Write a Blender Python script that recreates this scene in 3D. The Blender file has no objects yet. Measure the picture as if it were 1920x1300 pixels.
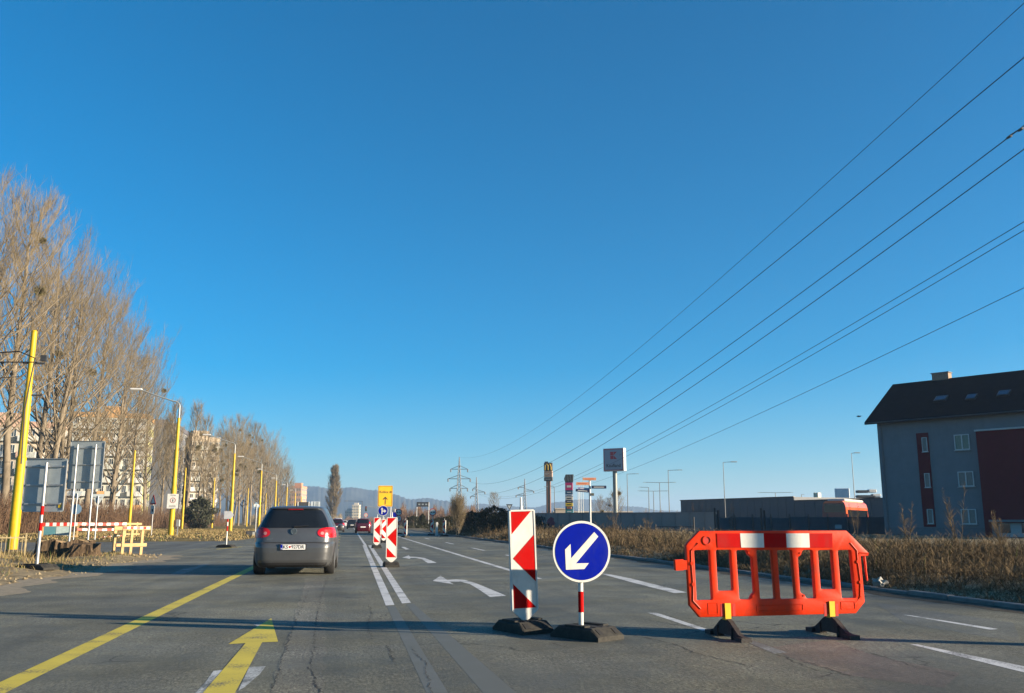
import bpy, bmesh, math, random
import numpy as np
from mathutils import Vector, Matrix
sc = bpy.context.scene
col = sc.collection
R = math.radians
# ------------------------------------------------------------------ camera
CAM_H, FOC, YAW, PITCH = 1.13, 1700.0, R(10.15), R(10.95)
cam_d = bpy.data.cameras.new('camera'); cam = bpy.data.objects.new('camera', cam_d); col.objects.link(cam)
cam.location = (0, 0, CAM_H); cam.rotation_euler = (R(90) + PITCH, 0, -YAW)
cam_d.sensor_width = 36; cam_d.lens = FOC / 1920 * 36; cam_d.clip_end = 30000; cam_d.clip_start = .05
sc.camera = cam
# ------------------------------------------------------------------ sky, sun, exposure
SUN_AZ, SUN_EL = 115.0, 11.8            # clockwise from +Y (the road's direction), degrees
w = bpy.data.worlds.new('World'); sc.world = w; w.use_nodes = True
nt = w.node_tree; nt.nodes.clear()
sky = nt.nodes.new('ShaderNodeTexSky'); sky.sky_type = 'NISHITA'; sky.sun_disc = False
sky.sun_elevation = R(SUN_EL); sky.sun_rotation = R(SUN_AZ)
sky.altitude = 200; sky.air_density = 1.0; sky.dust_density = .2; sky.ozone_density = 6.0
hs = nt.nodes.new('ShaderNodeHueSaturation'); hs.inputs['Saturation'].default_value = 1.24; hs.inputs['Hue'].default_value = .488; hs.inputs['Value'].default_value = 1.0
bg = nt.nodes.new('ShaderNodeBackground'); bg.inputs[1].default_value = .062
wo = nt.nodes.new('ShaderNodeOutputWorld')
nt.links.new(sky.outputs[0], hs.inputs['Color']); nt.links.new(hs.outputs[0], bg.inputs[0]); nt.links.new(bg.outputs[0], wo.inputs[0])
sd = bpy.data.lights.new('sun', 'SUN'); sun = bpy.data.objects.new('sun', sd); col.objects.link(sun)
sd.energy = 5.0; sd.angle = R(.53); sd.color = (1, .83, .62)
sv = Vector((math.sin(R(SUN_AZ)) * math.cos(R(SUN_EL)), math.cos(R(SUN_AZ)) * math.cos(R(SUN_EL)), math.sin(R(SUN_EL))))
sun.rotation_euler = sv.to_track_quat('Z', 'Y').to_euler(); sun.location = (60, -40, 40)
sc.view_settings.view_transform = 'Standard'; sc.view_settings.look = 'None'; sc.view_settings.exposure = 1.67; sc.view_settings.gamma = 1
sc.view_settings.use_curve_mapping = False
sc.render.engine = 'CYCLES'
sc.cycles.use_denoising = True; sc.cycles.use_adaptive_sampling = False
sc.cycles.max_bounces = 5; sc.cycles.diffuse_bounces = 2; sc.cycles.glossy_bounces = 3; sc.cycles.volume_bounces = 0
sc.cycles.transparent_max_bounces = 6

# ------------------------------------------------------------------ survey helpers (photo measurements -> metres in the place)
CM = cam.rotation_euler.to_matrix()
FW = Vector((math.sin(YAW), math.cos(YAW), 0)); RT = Vector((math.cos(YAW), -math.sin(YAW), 0))
def ray(px, py):
    return CM @ Vector(((px - 960) / FOC, -(py - 650) / FOC, -1))
def G(px, py, z=0.0):
    r = ray(px, py); t = (z - CAM_H) / r.z
    return Vector((r.x * t, r.y * t, z))
def at(px, py, d):
    r = ray(px, py); t = d / (r.dot(FW)); return Vector((r.x * t, r.y * t, CAM_H + r.z * t))
def C(px, d):
    v = at(px, 985, d); v.z = 0; return v
def plane_uv(px, py, o, rz):
    u = Vector((math.cos(rz), math.sin(rz), 0)); n = Vector((-u.y, u.x, 0)); r = ray(px, py)
    t = n.dot(o - Vector((0, 0, CAM_H))) / n.dot(r); p = Vector((0, 0, CAM_H)) + r * t
    return ((p - o).dot(u), p.z - o.z)

# ------------------------------------------------------------------ materials
MATS = {}
ALB = .83            # one common scale for every reflectance below, set against the photo's exposure
def mat(name, c, rough=.6, metal=0, var=.12, scale=8, bump=0, bscale=60, spec=.5, emit=0, c2=None, coat=0, stretch=None, grime=0, gscale=7, gstretch=(1, 1, .45), gcol=(.07, .06, .05)):
    if name in MATS: return MATS[name]
    m = bpy.data.materials.new(name); m.use_nodes = True; n = m.node_tree.nodes; l = m.node_tree.links
    b = n['Principled BSDF']; b.inputs['Roughness'].default_value = rough; b.inputs['Metallic'].default_value = metal
    b.inputs['Specular IOR Level'].default_value = spec
    if coat: b.inputs['Coat Weight'].default_value = coat; b.inputs['Coat Roughness'].default_value = .08
    tc = n.new('ShaderNodeTexCoord'); src = tc.outputs['Object']
    if stretch:
        mp = n.new('ShaderNodeMapping'); mp.inputs['Scale'].default_value = stretch; l.new(src, mp.inputs[0]); src = mp.outputs[0]
    nz = n.new('ShaderNodeTexNoise'); nz.inputs['Scale'].default_value = scale; nz.inputs['Detail'].default_value = 6; nz.inputs['Roughness'].default_value = .65
    l.new(src, nz.inputs['Vector'])
    rp = n.new('ShaderNodeValToRGB'); rp.color_ramp.elements[0].position = .3; rp.color_ramp.elements[1].position = .7
    c = tuple(x * ALB for x in c); c2 = tuple(x * ALB for x in c2) if c2 else None
    lo = tuple(x * (1 - var) for x in c); hi = c2 if c2 else tuple(min(1, x * (1 + var)) for x in c)
    rp.color_ramp.elements[0].color = (*lo, 1); rp.color_ramp.elements[1].color = (*hi, 1)
    l.new(nz.outputs[0], rp.inputs[0]); l.new(rp.outputs[0], b.inputs['Base Color'])
    if bump:
        n2 = n.new('ShaderNodeTexNoise'); n2.inputs['Scale'].default_value = bscale; n2.inputs['Detail'].default_value = 4; l.new(src, n2.inputs['Vector'])
        bp = n.new('ShaderNodeBump'); bp.inputs['Strength'].default_value = bump; bp.inputs['Distance'].default_value = .02
        l.new(n2.outputs[0], bp.inputs['Height']); l.new(bp.outputs[0], b.inputs['Normal'])
    if grime:
        gp = n.new('ShaderNodeMapping'); gp.inputs['Scale'].default_value = gstretch; l.new(tc.outputs['Object'], gp.inputs[0])
        g1 = n.new('ShaderNodeTexNoise'); g1.inputs['Scale'].default_value = gscale; g1.inputs['Detail'].default_value = 9; g1.inputs['Roughness'].default_value = .72; l.new(gp.outputs[0], g1.inputs['Vector'])
        gm_ = n.new('ShaderNodeMapRange'); gm_.inputs[1].default_value = .5; gm_.inputs[2].default_value = .78; gm_.inputs[3].default_value = 0; gm_.inputs[4].default_value = grime; l.new(g1.outputs[0], gm_.inputs[0])
        gx = n.new('ShaderNodeMix'); gx.data_type = 'RGBA'; l.new(gm_.outputs[0], gx.inputs[0]); l.new(rp.outputs[0], gx.inputs[6]); gx.inputs[7].default_value = (*gcol, 1); l.new(gx.outputs[2], b.inputs['Base Color'])
    if emit:
        l.new(rp.outputs[0], b.inputs['Emission Color']); b.inputs['Emission Strength'].default_value = emit
    MATS[name] = m
    return m
def paint_mat(name, c, wear=.5, under=(.085, .082, .078)):
    """worn road paint: paint rubbed through to the asphalt in specks"""
    m = mat(name, c, .7, var=.1, scale=3); n = m.node_tree.nodes; l = m.node_tree.links; b = n['Principled BSDF']
    rp = b.inputs['Base Color'].links[0].from_node
    nz = n.new('ShaderNodeTexNoise'); nz.inputs['Scale'].default_value = 45; nz.inputs['Detail'].default_value = 8; nz.inputs['Roughness'].default_value = .75
    n3 = n.new('ShaderNodeTexNoise'); n3.inputs['Scale'].default_value = 2.2; n3.inputs['Detail'].default_value = 5
    tc = n.new('ShaderNodeTexCoord'); l.new(tc.outputs['Object'], nz.inputs['Vector']); l.new(tc.outputs['Object'], n3.inputs['Vector'])
    ad = n.new('ShaderNodeMath'); ad.operation = 'MULTIPLY_ADD'; ad.inputs[1].default_value = .8; l.new(n3.outputs[0], ad.inputs[0]); l.new(nz.outputs[0], ad.inputs[2])
    mr = n.new('ShaderNodeMapRange'); mr.inputs[1].default_value = 1.12 - wear * .5; mr.inputs[2].default_value = 1.22 - wear * .35; l.new(ad.outputs[0], mr.inputs[0])
    mx = n.new('ShaderNodeMix'); mx.data_type = 'RGBA'; l.new(mr.outputs[0], mx.inputs[0]); l.new(rp.outputs[0], mx.inputs[6]); mx.inputs[7].default_value = (*[x * ALB for x in under], 1)
    l.new(mx.outputs[2], b.inputs['Base Color'])
    return m

# ------------------------------------------------------------------ mesh builder
class MB:
    def __init__(s): s.v = []; s.f = []; s.m = []
    def add(s, vs, fs, m=0):
        o = len(s.v); s.v += [tuple(v) for v in vs]; s.f += [tuple(i + o for i in f) for f in fs]; s.m += [m] * len(fs); return s
    def box(s, c, d, m=0, rz=0, rx=0, ry=0):
        hx, hy, hz = d[0] / 2, d[1] / 2, d[2] / 2
        M = Matrix.Rotation(rz, 3, 'Z') @ Matrix.Rotation(ry, 3, 'Y') @ Matrix.Rotation(rx, 3, 'X')
        vs = [Vector(c) + M @ Vector((x, y, z)) for x in (-hx, hx) for y in (-hy, hy) for z in (-hz, hz)]
        return s.add(vs, [(0, 1, 3, 2), (4, 6, 7, 5), (0, 4, 5, 1), (2, 3, 7, 6), (0, 2, 6, 4), (1, 5, 7, 3)], m)
    def cbox(s, c, d, b=.01, m=0):
        """box with chamfered vertical and horizontal edges"""
        hx, hy, hz = d[0] / 2, d[1] / 2, d[2] / 2
        ring = lambda z, k: [(c[0] + x, c[1] + y, c[2] + z) for x, y in ((-hx + b + k, -hy + k), (hx - b - k, -hy + k), (hx - k, -hy + b + k), (hx - k, hy - b - k), (hx - b - k, hy - k), (-hx + b + k, hy - k), (-hx + k, hy - b - k), (-hx + k, -hy + b + k))]
        vs = ring(-hz, b) + ring(-hz + b, 0) + ring(hz - b, 0) + ring(hz, b); fs = []
        for k in range(3):
            for i in range(8): j = (i + 1) % 8; fs.append((k * 8 + i, k * 8 + j, k * 8 + 8 + j, k * 8 + 8 + i))
        fs += [tuple(range(7, -1, -1)), tuple(range(24, 32))]
        return s.add(vs, fs, m)
    def plate(s, poly, y0, y1, m=0):
        """polygon in the XZ plane, front at y0, back at y1"""
        n = len(poly); a = sum(poly[i][0] * poly[(i + 1) % n][1] - poly[(i + 1) % n][0] * poly[i][1] for i in range(n))
        if a < 0: poly = poly[::-1]
        vs = [(x, y0, z) for x, z in poly] + [(x, y1, z) for x, z in poly]
        fs = [tuple(range(n)), tuple(range(2 * n - 1, n - 1, -1))] + [(j, i, n + i, n + j) for i in range(n) for j in [(i + 1) % n]]
        return s.add(vs, fs, m)
    def slab(s, poly, z0, z1, m=0):
        n = len(poly); a = sum(poly[i][0] * poly[(i + 1) % n][1] - poly[(i + 1) % n][0] * poly[i][1] for i in range(n))
        if a < 0: poly = poly[::-1]
        vs = [(p[0], p[1], z1) for p in poly] + [(p[0], p[1], z0) for p in poly]
        fs = [tuple(range(n)), tuple(range(2 * n - 1, n - 1, -1))] + [(i, n + i, n + j, j) for i in range(n) for j in [(i + 1) % n]]
        return s.add(vs, fs, m)
    def sheet(s, poly, z, m=0):
        n = len(poly); a = sum(poly[i][0] * poly[(i + 1) % n][1] - poly[(i + 1) % n][0] * poly[i][1] for i in range(n))
        if a < 0: poly = poly[::-1]
        return s.add([(p[0], p[1], z) for p in poly], [tuple(range(n))], m)
    def tube(s, pts, rad, n=8, m=0, caps=True):
        pts = [Vector(p) for p in pts]; k = len(pts)
        if not hasattr(rad, '__len__'): rad = [rad] * k
        vs = []; fs = []
        for i, p in enumerate(pts):
            d = (pts[min(i + 1, k - 1)] - pts[max(i - 1, 0)]).normalized()
            a = d.cross(Vector((0, 0, 1)) if abs(d.z) < .9 else Vector((1, 0, 0))).normalized(); b = d.cross(a)
            for j in range(n):
                t = 2 * math.pi * j / n; vs.append(p + (a * math.cos(t) + b * math.sin(t)) * rad[i])
        for i in range(k - 1):
            for j in range(n): q = (j + 1) % n; fs.append((i * n + j, i * n + q, (i + 1) * n + q, (i + 1) * n + j))
        if caps: fs += [tuple(range(n - 1, -1, -1)), tuple(range((k - 1) * n, k * n))]
        return s.add(vs, fs, m)
    def lathe(s, prof, n=24, m=0, axis='z', c=(0, 0, 0)):
        """prof: (radius, height) pairs"""
        vs = []; fs = []; k = len(prof)
        for r, h in prof:
            for j in range(n):
                t = 2 * math.pi * j / n; a, b = r * math.cos(t), r * math.sin(t)
                p = (a, b, h) if axis == 'z' else ((h, a, b) if axis == 'x' else (a, h, b))
                vs.append((p[0] + c[0], p[1] + c[1], p[2] + c[2]))
        for i in range(k - 1):
            for j in range(n): q = (j + 1) % n; fs.append((i * n + j, i * n + q, (i + 1) * n + q, (i + 1) * n + j))
        fs += [tuple(range(n - 1, -1, -1)), tuple(range((k - 1) * n, k * n))]
        return s.add(vs, fs, m)
    def disc(s, r, y0, y1, n=40, m=0, c=(0, 0)):
        return s.plate([(c[0] + r * math.cos(2 * math.pi * i / n), c[1] + r * math.sin(2 * math.pi * i / n)) for i in range(n)], y0, y1, m)
    def ring(s, r0, r1, y0, y1, n=40, m=0, c=(0, 0)):
        vs = []; fs = []
        for i in range(n):
            t = 2 * math.pi * i / n; a, b = math.cos(t), math.sin(t)
            vs += [(c[0] + r0 * a, y0, c[1] + r0 * b), (c[0] + r1 * a, y0, c[1] + r1 * b), (c[0] + r1 * a, y1, c[1] + r1 * b), (c[0] + r0 * a, y1, c[1] + r0 * b)]
        for i in range(n):
            j = (i + 1) % n
            for k in range(4): q = (k + 1) % 4; fs.append((4 * i + k, 4 * i + q, 4 * j + q, 4 * j + k))
        return s.add(vs, fs, m)
    def mesh(s, name, mats, smooth=False):
        me = bpy.data.meshes.new(name); me.from_pydata(s.v, [], s.f)
        for m in (mats if isinstance(mats, (list, tuple)) else [mats]): me.materials.append(m)
        me.polygons.foreach_set('material_index', s.m)
        if smooth: me.polygons.foreach_set('use_smooth', [True] * len(s.f))
        me.update()
        bm = bmesh.new(); bm.from_mesh(me); bmesh.ops.recalc_face_normals(bm, faces=bm.faces); bm.to_mesh(me); bm.free()
        if smooth: 
            try: me.set_sharp_from_angle(angle=R(38))
            except Exception: pass
        return me
    def build(s, name, mats, parent=None, smooth=False, loc=(0, 0, 0), rz=0):
        o = bpy.data.objects.new(name, s.mesh(name, mats, smooth)); col.objects.link(o); o.parent = parent
        o.location = loc; o.rotation_euler = (0, 0, rz)
        return o
def tag(o, label=None, cat=None, group=None, kind=None):
    if label: o['label'] = label
    if cat: o['category'] = cat
    if group: o['group'] = group
    if kind: o['kind'] = kind
    return o
def thing(name, label, cat, loc=(0, 0, 0), rz=0, group=None):
    o = bpy.data.objects.new(name, None); col.objects.link(o); o.empty_display_size = .2
    o.location = loc; o.rotation_euler = (0, 0, rz)
    return tag(o, label, cat, group)
def inst(me, name, parent=None, loc=(0, 0, 0), rz=0, sc_=(1, 1, 1)):
    o = bpy.data.objects.new(name, me); col.objects.link(o); o.parent = parent; o.location = loc; o.rotation_euler = (0, 0, rz); o.scale = sc_
    return o
def copy_tree(o, loc=None, rz=None, parent=None, label=None):
    c = o.copy(); col.objects.link(c); c.parent = parent
    if loc is not None: c.location = loc
    if rz is not None: c.rotation_euler = (0, 0, rz)
    if label: c['label'] = label
    for ch in o.children: copy_tree(ch, parent=c)
    return c
def text(body, size, x, y, z, m, parent, name='lettering', width=None, sx=1.0, bold=0):
    cu = bpy.data.curves.new(name, 'FONT'); cu.body = body; cu.size = size; cu.align_x = 'CENTER'; cu.align_y = 'CENTER'; cu.resolution_u = 3; cu.offset = bold
    t = bpy.data.objects.new(name, cu); col.objects.link(t)
    bpy.context.view_layer.update()
    me = bpy.data.meshes.new_from_object(t); bpy.data.objects.remove(t)
    me.materials.clear(); me.materials.append(m)
    me.transform(Matrix.Rotation(R(90), 4, 'X') @ Matrix.Scale(sx, 4, Vector((1, 0, 0))))
    if width:
        xs = [v.co.x for v in me.vertices]; k = width / max(1e-6, max(xs) - min(xs)); me.transform(Matrix.Scale(k, 4, Vector((1, 0, 0))))
    o = bpy.data.objects.new(name, me); col.objects.link(o); o.parent = parent; o.location = (x, y, z)
    return o
def rrect(w_, h_, r, cx=0, cz=0, n=4):
    p = []
    for ax, az, a0 in ((w_ / 2 - r, h_ / 2 - r, 0), (-w_ / 2 + r, h_ / 2 - r, 90), (-w_ / 2 + r, -h_ / 2 + r, 180), (w_ / 2 - r, -h_ / 2 + r, 270)):
        for i in range(n + 1):
            t = R(a0 + 90 * i / n); p.append((cx + ax + r * math.cos(t), cz + az + r * math.sin(t)))
    return p
def seg_mesh(name, p0, p1, r0, r1, m, n=3):
    """thousands of thin tapered twigs as one mesh"""
    p0 = np.asarray(p0, float); p1 = np.asarray(p1, float); r0 = np.asarray(r0, float); r1 = np.asarray(r1, float); k = len(p0)
    d = p1 - p0; d /= np.maximum(np.linalg.norm(d, axis=1, keepdims=True), 1e-9)
    up = np.where(np.abs(d[:, 2:3]) < .9, np.array([[0, 0, 1.]]), np.array([[1., 0, 0]]))
    a = np.cross(d, up); a /= np.linalg.norm(a, axis=1, keepdims=True); b = np.cross(d, a)
    vs = np.zeros((k, 2 * n, 3))
    for j in range(n):
        t = 2 * math.pi * j / n; o = a * math.cos(t) + b * math.sin(t)
        vs[:, j] = p0 + o * r0[:, None]; vs[:, n + j] = p1 + o * r1[:, None]
    base = (np.arange(k) * 2 * n)[:, None]
    q = np.concatenate([base + np.array([[j, (j + 1) % n, n + (j + 1) % n, n + j]]) for j in range(n)], 1).reshape(-1)
    nf = k * n
    me = bpy.data.meshes.new(name); me.vertices.add(k * 2 * n); me.vertices.foreach_set('co', vs.reshape(-1))
    me.loops.add(nf * 4); me.loops.foreach_set('vertex_index', q.astype(np.int32))
    me.polygons.add(nf); me.polygons.foreach_set('loop_start', np.arange(nf, dtype=np.int32) * 4)
    try: me.polygons.foreach_set('loop_total', np.full(nf, 4, np.int32))
    except Exception: pass
    me.polygons.foreach_set('use_smooth', np.ones(nf, bool))
    for mm in (m if isinstance(m, list) else [m]): me.materials.append(mm)
    me.update(calc_edges=True); me.validate()
    return me
def blade_mesh(name, base, tip, wid, m, rng, mi=None):
    """grass blades, weed stalks and leaves: bent two-quad ribbons"""
    k = len(base); d = tip - base
    ang = rng.uniform(0, 2 * math.pi, k); s = np.stack([np.cos(ang), np.sin(ang), np.zeros(k)], 1) * wid[:, None] / 2
    mid = base + d * .55 + np.stack([np.zeros(k), np.zeros(k), np.abs(d[:, 2]) * .12], 1)
    vs = np.stack([base - s, base + s, mid + s * .8, mid - s * .8, tip + s * .15, tip - s * .15], 1)
    b = (np.arange(k) * 6)[:, None]; q = np.concatenate([b + np.array([[0, 1, 2, 3]]), b + np.array([[3, 2, 4, 5]])], 1).reshape(-1); nf = 2 * k
    me = bpy.data.meshes.new(name); me.vertices.add(6 * k); me.vertices.foreach_set('co', vs.reshape(-1)); me.loops.add(nf * 4); me.loops.foreach_set('vertex_index', q.astype(np.int32))
    me.polygons.add(nf); me.polygons.foreach_set('loop_start', np.arange(nf, dtype=np.int32) * 4)
    try: me.polygons.foreach_set('loop_total', np.full(nf, 4, np.int32))
    except Exception: pass
    for mm in (m if isinstance(m, list) else [m]): me.materials.append(mm)
    if mi is not None: me.polygons.foreach_set('material_index', np.repeat(mi, 2).astype(np.int32))
    me.update(calc_edges=True)
    return me
# ================================================================== THE SETTING
def asphalt(name, base=(.118, .122, .100), fine=1.0, cracks=True):
    m = bpy.data.materials.new(name); m.use_nodes = True; n = m.node_tree.nodes; l = m.node_tree.links; b = n['Principled BSDF']
    tc = n.new('ShaderNodeTexCoord'); O = tc.outputs['Object']
    def noise(scale, detail=4, rough=.6, vec=O, dist=0):
        t = n.new('ShaderNodeTexNoise'); t.inputs['Scale'].default_value = scale; t.inputs['Detail'].default_value = detail; t.inputs['Roughness'].default_value = rough; t.inputs['Distortion'].default_value = dist
        l.new(vec, t.inputs['Vector']); return t.outputs[0]
    def ramp(v, a, b_, ca, cb):
        r = n.new('ShaderNodeMapRange'); r.inputs[1].default_value = a; r.inputs[2].default_value = b_; r.inputs[3].default_value = ca; r.inputs[4].default_value = cb; l.new(v, r.inputs[0]); return r.outputs[0]
    def mul(a, b_):
        r = n.new('ShaderNodeMath'); r.operation = 'MULTIPLY'; l.new(a, r.inputs[0]); l.new(b_, r.inputs[1]); return r.outputs[0]
    mp = n.new('ShaderNodeMapping'); mp.inputs['Scale'].default_value = (1.1, .035, 1); l.new(O, mp.inputs[0])
    big = ramp(noise(.3, 6, .65), .3, .7, .74, 1.28)
    streak = ramp(noise(1.0, 5, .6, mp.outputs[0]), .3, .7, .72, 1.28)
    gp = n.new('ShaderNodeMapping'); gp.inputs['Scale'].default_value = (44, 11, 1); l.new(O, gp.inputs[0])     # grain drawn out along the paving direction
    agg = mul(ramp(noise(34, 5, .95), .36, .64, 1 - .5 * min(1.25, fine), 1 + .8 * fine), ramp(noise(1.0, 3, .8, gp.outputs[0]), .34, .66, 1 - .42 * min(1.25, fine), 1 + .55 * fine))
    rough_zone = ramp(noise(.55, 6, .65), .40, .60, .25, 1.0)
    am = n.new('ShaderNodeMix'); am.data_type = 'FLOAT'; l.new(rough_zone, am.inputs[0]); am.inputs[2].default_value = 1.0; l.new(agg, am.inputs[3]); agg = am.outputs[0]
    agg2 = ramp(noise(17, 6, .8), .32, .68, .76, 1.24)
    f = mul(mul(big, streak), mul(agg, agg2))
    if cracks:
        for sc_, th, msk in ((.55, .008, .56), (1.7, .012, .64)):
            dist = n.new('ShaderNodeTexNoise'); dist.inputs['Scale'].default_value = 3.5; dist.inputs['Detail'].default_value = 6; l.new(O, dist.inputs['Vector'])
            mx = n.new('ShaderNodeMix'); mx.data_type = 'RGBA'; mx.blend_type = 'LINEAR_LIGHT'; mx.inputs[0].default_value = .16; l.new(O, mx.inputs[6]); l.new(dist.outputs['Color'], mx.inputs[7])
            vo = n.new('ShaderNodeTexVoronoi'); vo.feature = 'DISTANCE_TO_EDGE'; vo.inputs['Scale'].default_value = sc_; l.new(mx.outputs[2], vo.inputs['Vector'])
            line = ramp(vo.outputs[0], th * .3, th, 0.0, 1.0)
            gate = ramp(noise(.33, 3), msk - .03, msk + .03, 1.0, 0.0)
            mxx = n.new('ShaderNodeMath'); mxx.operation = 'MAXIMUM'; l.new(line, mxx.inputs[0]); l.new(gate, mxx.inputs[1])
            cl = ramp(mxx.outputs[0], 0, 1, .3, 1); f = mul(f, cl)
    f = mul(f, ramp(rough_zone, .25, 1, .86, 1.1))
    vm = n.new('ShaderNodeVectorMath'); vm.operation = 'SCALE'; vm.inputs[0].default_value = [x * ALB for x in base]; l.new(f, vm.inputs['Scale'])
    tint = n.new('ShaderNodeMix'); tint.data_type = 'RGBA'; tint.blend_type = 'MULTIPLY'; tint.inputs[7].default_value = (1.05, 1.0, .86, 1)
    l.new(ramp(noise(.5, 4), .4, .65, 0, 1), tint.inputs[0]); l.new(vm.outputs[0], tint.inputs[6]); l.new(tint.outputs[2], b.inputs['Base Color'])
    l.new(ramp(noise(.7, 4), .3, .7, .58, .8), b.inputs['Roughness']); b.inputs['Specular IOR Level'].default_value = .35
    bp = n.new('ShaderNodeBump'); bp.inputs['Strength'].default_value = .7 * min(1.2, fine); bp.inputs['Distance'].default_value = .010
    l.new(agg, bp.inputs['Height'])
    b2 = n.new('ShaderNodeBump'); b2.inputs['Strength'].default_value = .35; b2.inputs['Distance'].default_value = .06; l.new(noise(1.3, 4), b2.inputs['Height']); l.new(bp.outputs[0], b2.inputs['Normal'])
    l.new(b2.outputs[0], b.inputs['Normal'])
    MATS[name] = m
    return m
A_road = asphalt('asphalt'); A_side = asphalt('asphalt_side', (.115, .12, .108), .6)
A_patch = asphalt('asphalt_milled', (.132, .134, .115), 1.5, False)
A_red = asphalt('asphalt_reddish_patch', (.138, .122, .102), .9, False)
M_soil = mat('verge_soil', (.24, .185, .105), .95, var=.45, scale=3.5, bump=.9, bscale=22, c2=(.42, .34, .21), spec=.1)
M_field = mat('dry_field', (.16, .125, .055), .95, var=.4, scale=1.3, bump=.8, bscale=14, c2=(.30, .235, .10), spec=.1)
M_dust = mat('sandy_edge', (.34, .29, .21), .95, var=.3, scale=6, bump=.6, bscale=40, spec=.1)
M_dust2 = mat('kerb_dirt', (.075, .066, .05), .95, var=.4, scale=7, bump=.8, bscale=40, c2=(.15, .13, .10), spec=.1)
M_kerb = mat('kerb_concrete', (.19, .18, .165), .9, var=.25, scale=5, bump=.4)
M_white = paint_mat('road_paint_white', (.66, .66, .63), .42)
M_faint = paint_mat('road_paint_faded', (.36, .37, .35), .85, (.12, .126, .11))
M_ghost = paint_mat('road_paint_ground_off', (.145, .152, .14), .9, (.124, .129, .107))
M_worn = paint_mat('road_paint_worn', (.62, .63, .60), .66, (.12, .126, .11))
M_yellow = paint_mat('road_paint_yellow', (.66, .52, .05), .34)
M_crack = mat('crack_tar', (.022, .022, .022), .9, var=.4, scale=20)

# ground to the horizon
gm = MB(); gm.sheet([(-5900, -1200), (5900, -1200), (5900, 5600), (-5900, 5600)], -.06)
tag(gm.build('ground', M_field), 'wide dry winter grassland reaching to the hills', 'ground', kind='structure')
# main road
EDGE_L, EDGE_R = -5.85, 8.75
rd = MB(); rd.sheet([(EDGE_L - .6, -12), (EDGE_R, -12), (EDGE_R, 760), (EDGE_L - .6, 760)], 0)
road = tag(rd.build('road', A_road), 'grey cracked asphalt main road running to the hills', 'road', kind='structure')
sr = MB(); sr.sheet([(-90, 37.5), (-20, 37), (-9, 36), (-5.9, 33), (-5.9, 64), (-8, 59), (-14, 56), (-90, 55)], -.004)
tag(sr.build('side_road', A_side), 'side street joining the main road from the left', 'road', kind='structure')

def marking(name, pts, m, z=.004, world=False):
    z *= .3 if m is not M_ghost else .14
    mb = MB(); mb.sheet([(p[0], p[1]) if world else tuple(G(*p))[:2] for p in pts], z)
    return mb.build(name, m, road)
def stripe(name, x0, y0, x1, y1, wd, m, z=.004):
    d = Vector((x1 - x0, y1 - y0)).normalized(); p = Vector((-d.y, d.x)) * wd / 2
    return marking(name, [(x0 + p.x, y0 + p.y), (x1 + p.x, y1 + p.y), (x1 - p.x, y1 - p.y), (x0 - p.x, y0 - p.y)], m, z, True)
z5 = lambda x, y: (x * .27083, 1050 + y * .27083)
z6 = lambda x, y: (500 + x * .23958, 1000 + y * .23962)
z7 = lambda x, y: (900 + x * .26042, 980 + y * .26042)
z4 = lambda x, y: (1500 + x * .26152, 960 + y * .26154)
# yellow temporary line and arrow
stripe('yellow_line', -2.33, 1.0, -2.28, 25.5, .19, M_yellow)
stripe('yellow_line', -5.35, 40.6, -4.75, 44.5, .17, M_yellow)
for y0 in (30, 37, 44, 52, 61, 72, 86): stripe('yellow_dash', -.25 - .004 * y0, y0, -.2 - .004 * y0, y0 + 2.6, .14, M_yellow)
for pp in ([z5(1725, 742), z5(1840, 737), z5(1800, 790), z5(1690, 885), z5(1650, 905)], [z5(1478, 770), z5(1545, 762), z5(1500, 830), z5(1410, 930), z5(1340, 935), z5(1420, 850)], [z5(1738, 440), z5(1835, 438), z5(1800, 468)]): marking('worn_white_patch', pp, M_worn, .004)
marking('yellow_arrow', [z5(1878, 405), z5(1925, 568), z5(1815, 572), z5(1590, 990), z5(1330, 1010), z5(1700, 578), z5(1580, 585)], M_yellow, .0085)
# white markings
marking('white_line', [z6(750, 95), z6(780, 95), z6(1000, 562), z6(932, 566)], M_white)
marking('white_line', [z6(795, 95), z6(820, 95), z6(1128, 544), z6(1060, 550)], M_white)
marking('ground_off_line', [z6(940, 572), z6(1005, 570), z6(1420, 1250), z6(1250, 1250)], M_ghost)
marking('ground_off_line', [z6(1090, 556), z6(1150, 552), z6(1960, 1255), z6(1700, 1255)], M_ghost)
marking('turn_arrow', [z6(1300, 374), z6(1360, 333), z6(1412, 366), z6(1480, 362), z6(1552, 366), z6(1640, 393), z6(1760, 442), z6(1875, 490), z6(1748, 500), z6(1660, 440), z6(1590, 398), z6(1520, 380), z6(1430, 379), z6(1462, 400)], M_white)
marking('turn_arrow', [z6(1062, 190), z6(1112, 174), z6(1122, 184), z6(1180, 187), z6(1232, 193), z6(1330, 231), z6(1262, 235), z6(1215, 203), z6(1160, 193), z6(1125, 193), z6(1120, 201)], M_white)
marking('lane_dash', [z6(1052, 108), z6(1078, 107), z6(1120, 126), z6(1088, 128)], M_white)
stripe('lane_line', 3.86, 18.5, 4.15, 120, .15, M_white)
marking('lane_dash', [z7(1208, 650), z7(1270, 650), z7(1662, 776), z7(1600, 778)], M_white)
marking('lane_dash', [(1380, 1196), (1402, 1198), (1476, 1224), (1452, 1226)], M_faint)
marking('lane_dash', [z7(868, 368), z7(930, 372), z7(1080, 402), z7(1490, 504), z7(1398, 508), z7(1090, 430)], M_white)
marking('lane_dash', [z4(790, 950), z4(840, 950), z4(1615, 1110), z4(1660, 1165)], M_white)
marking('edge_line', [z4(740, 738), z4(790, 742), z4(1420, 840), z4(1370, 846)], M_white)
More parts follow.
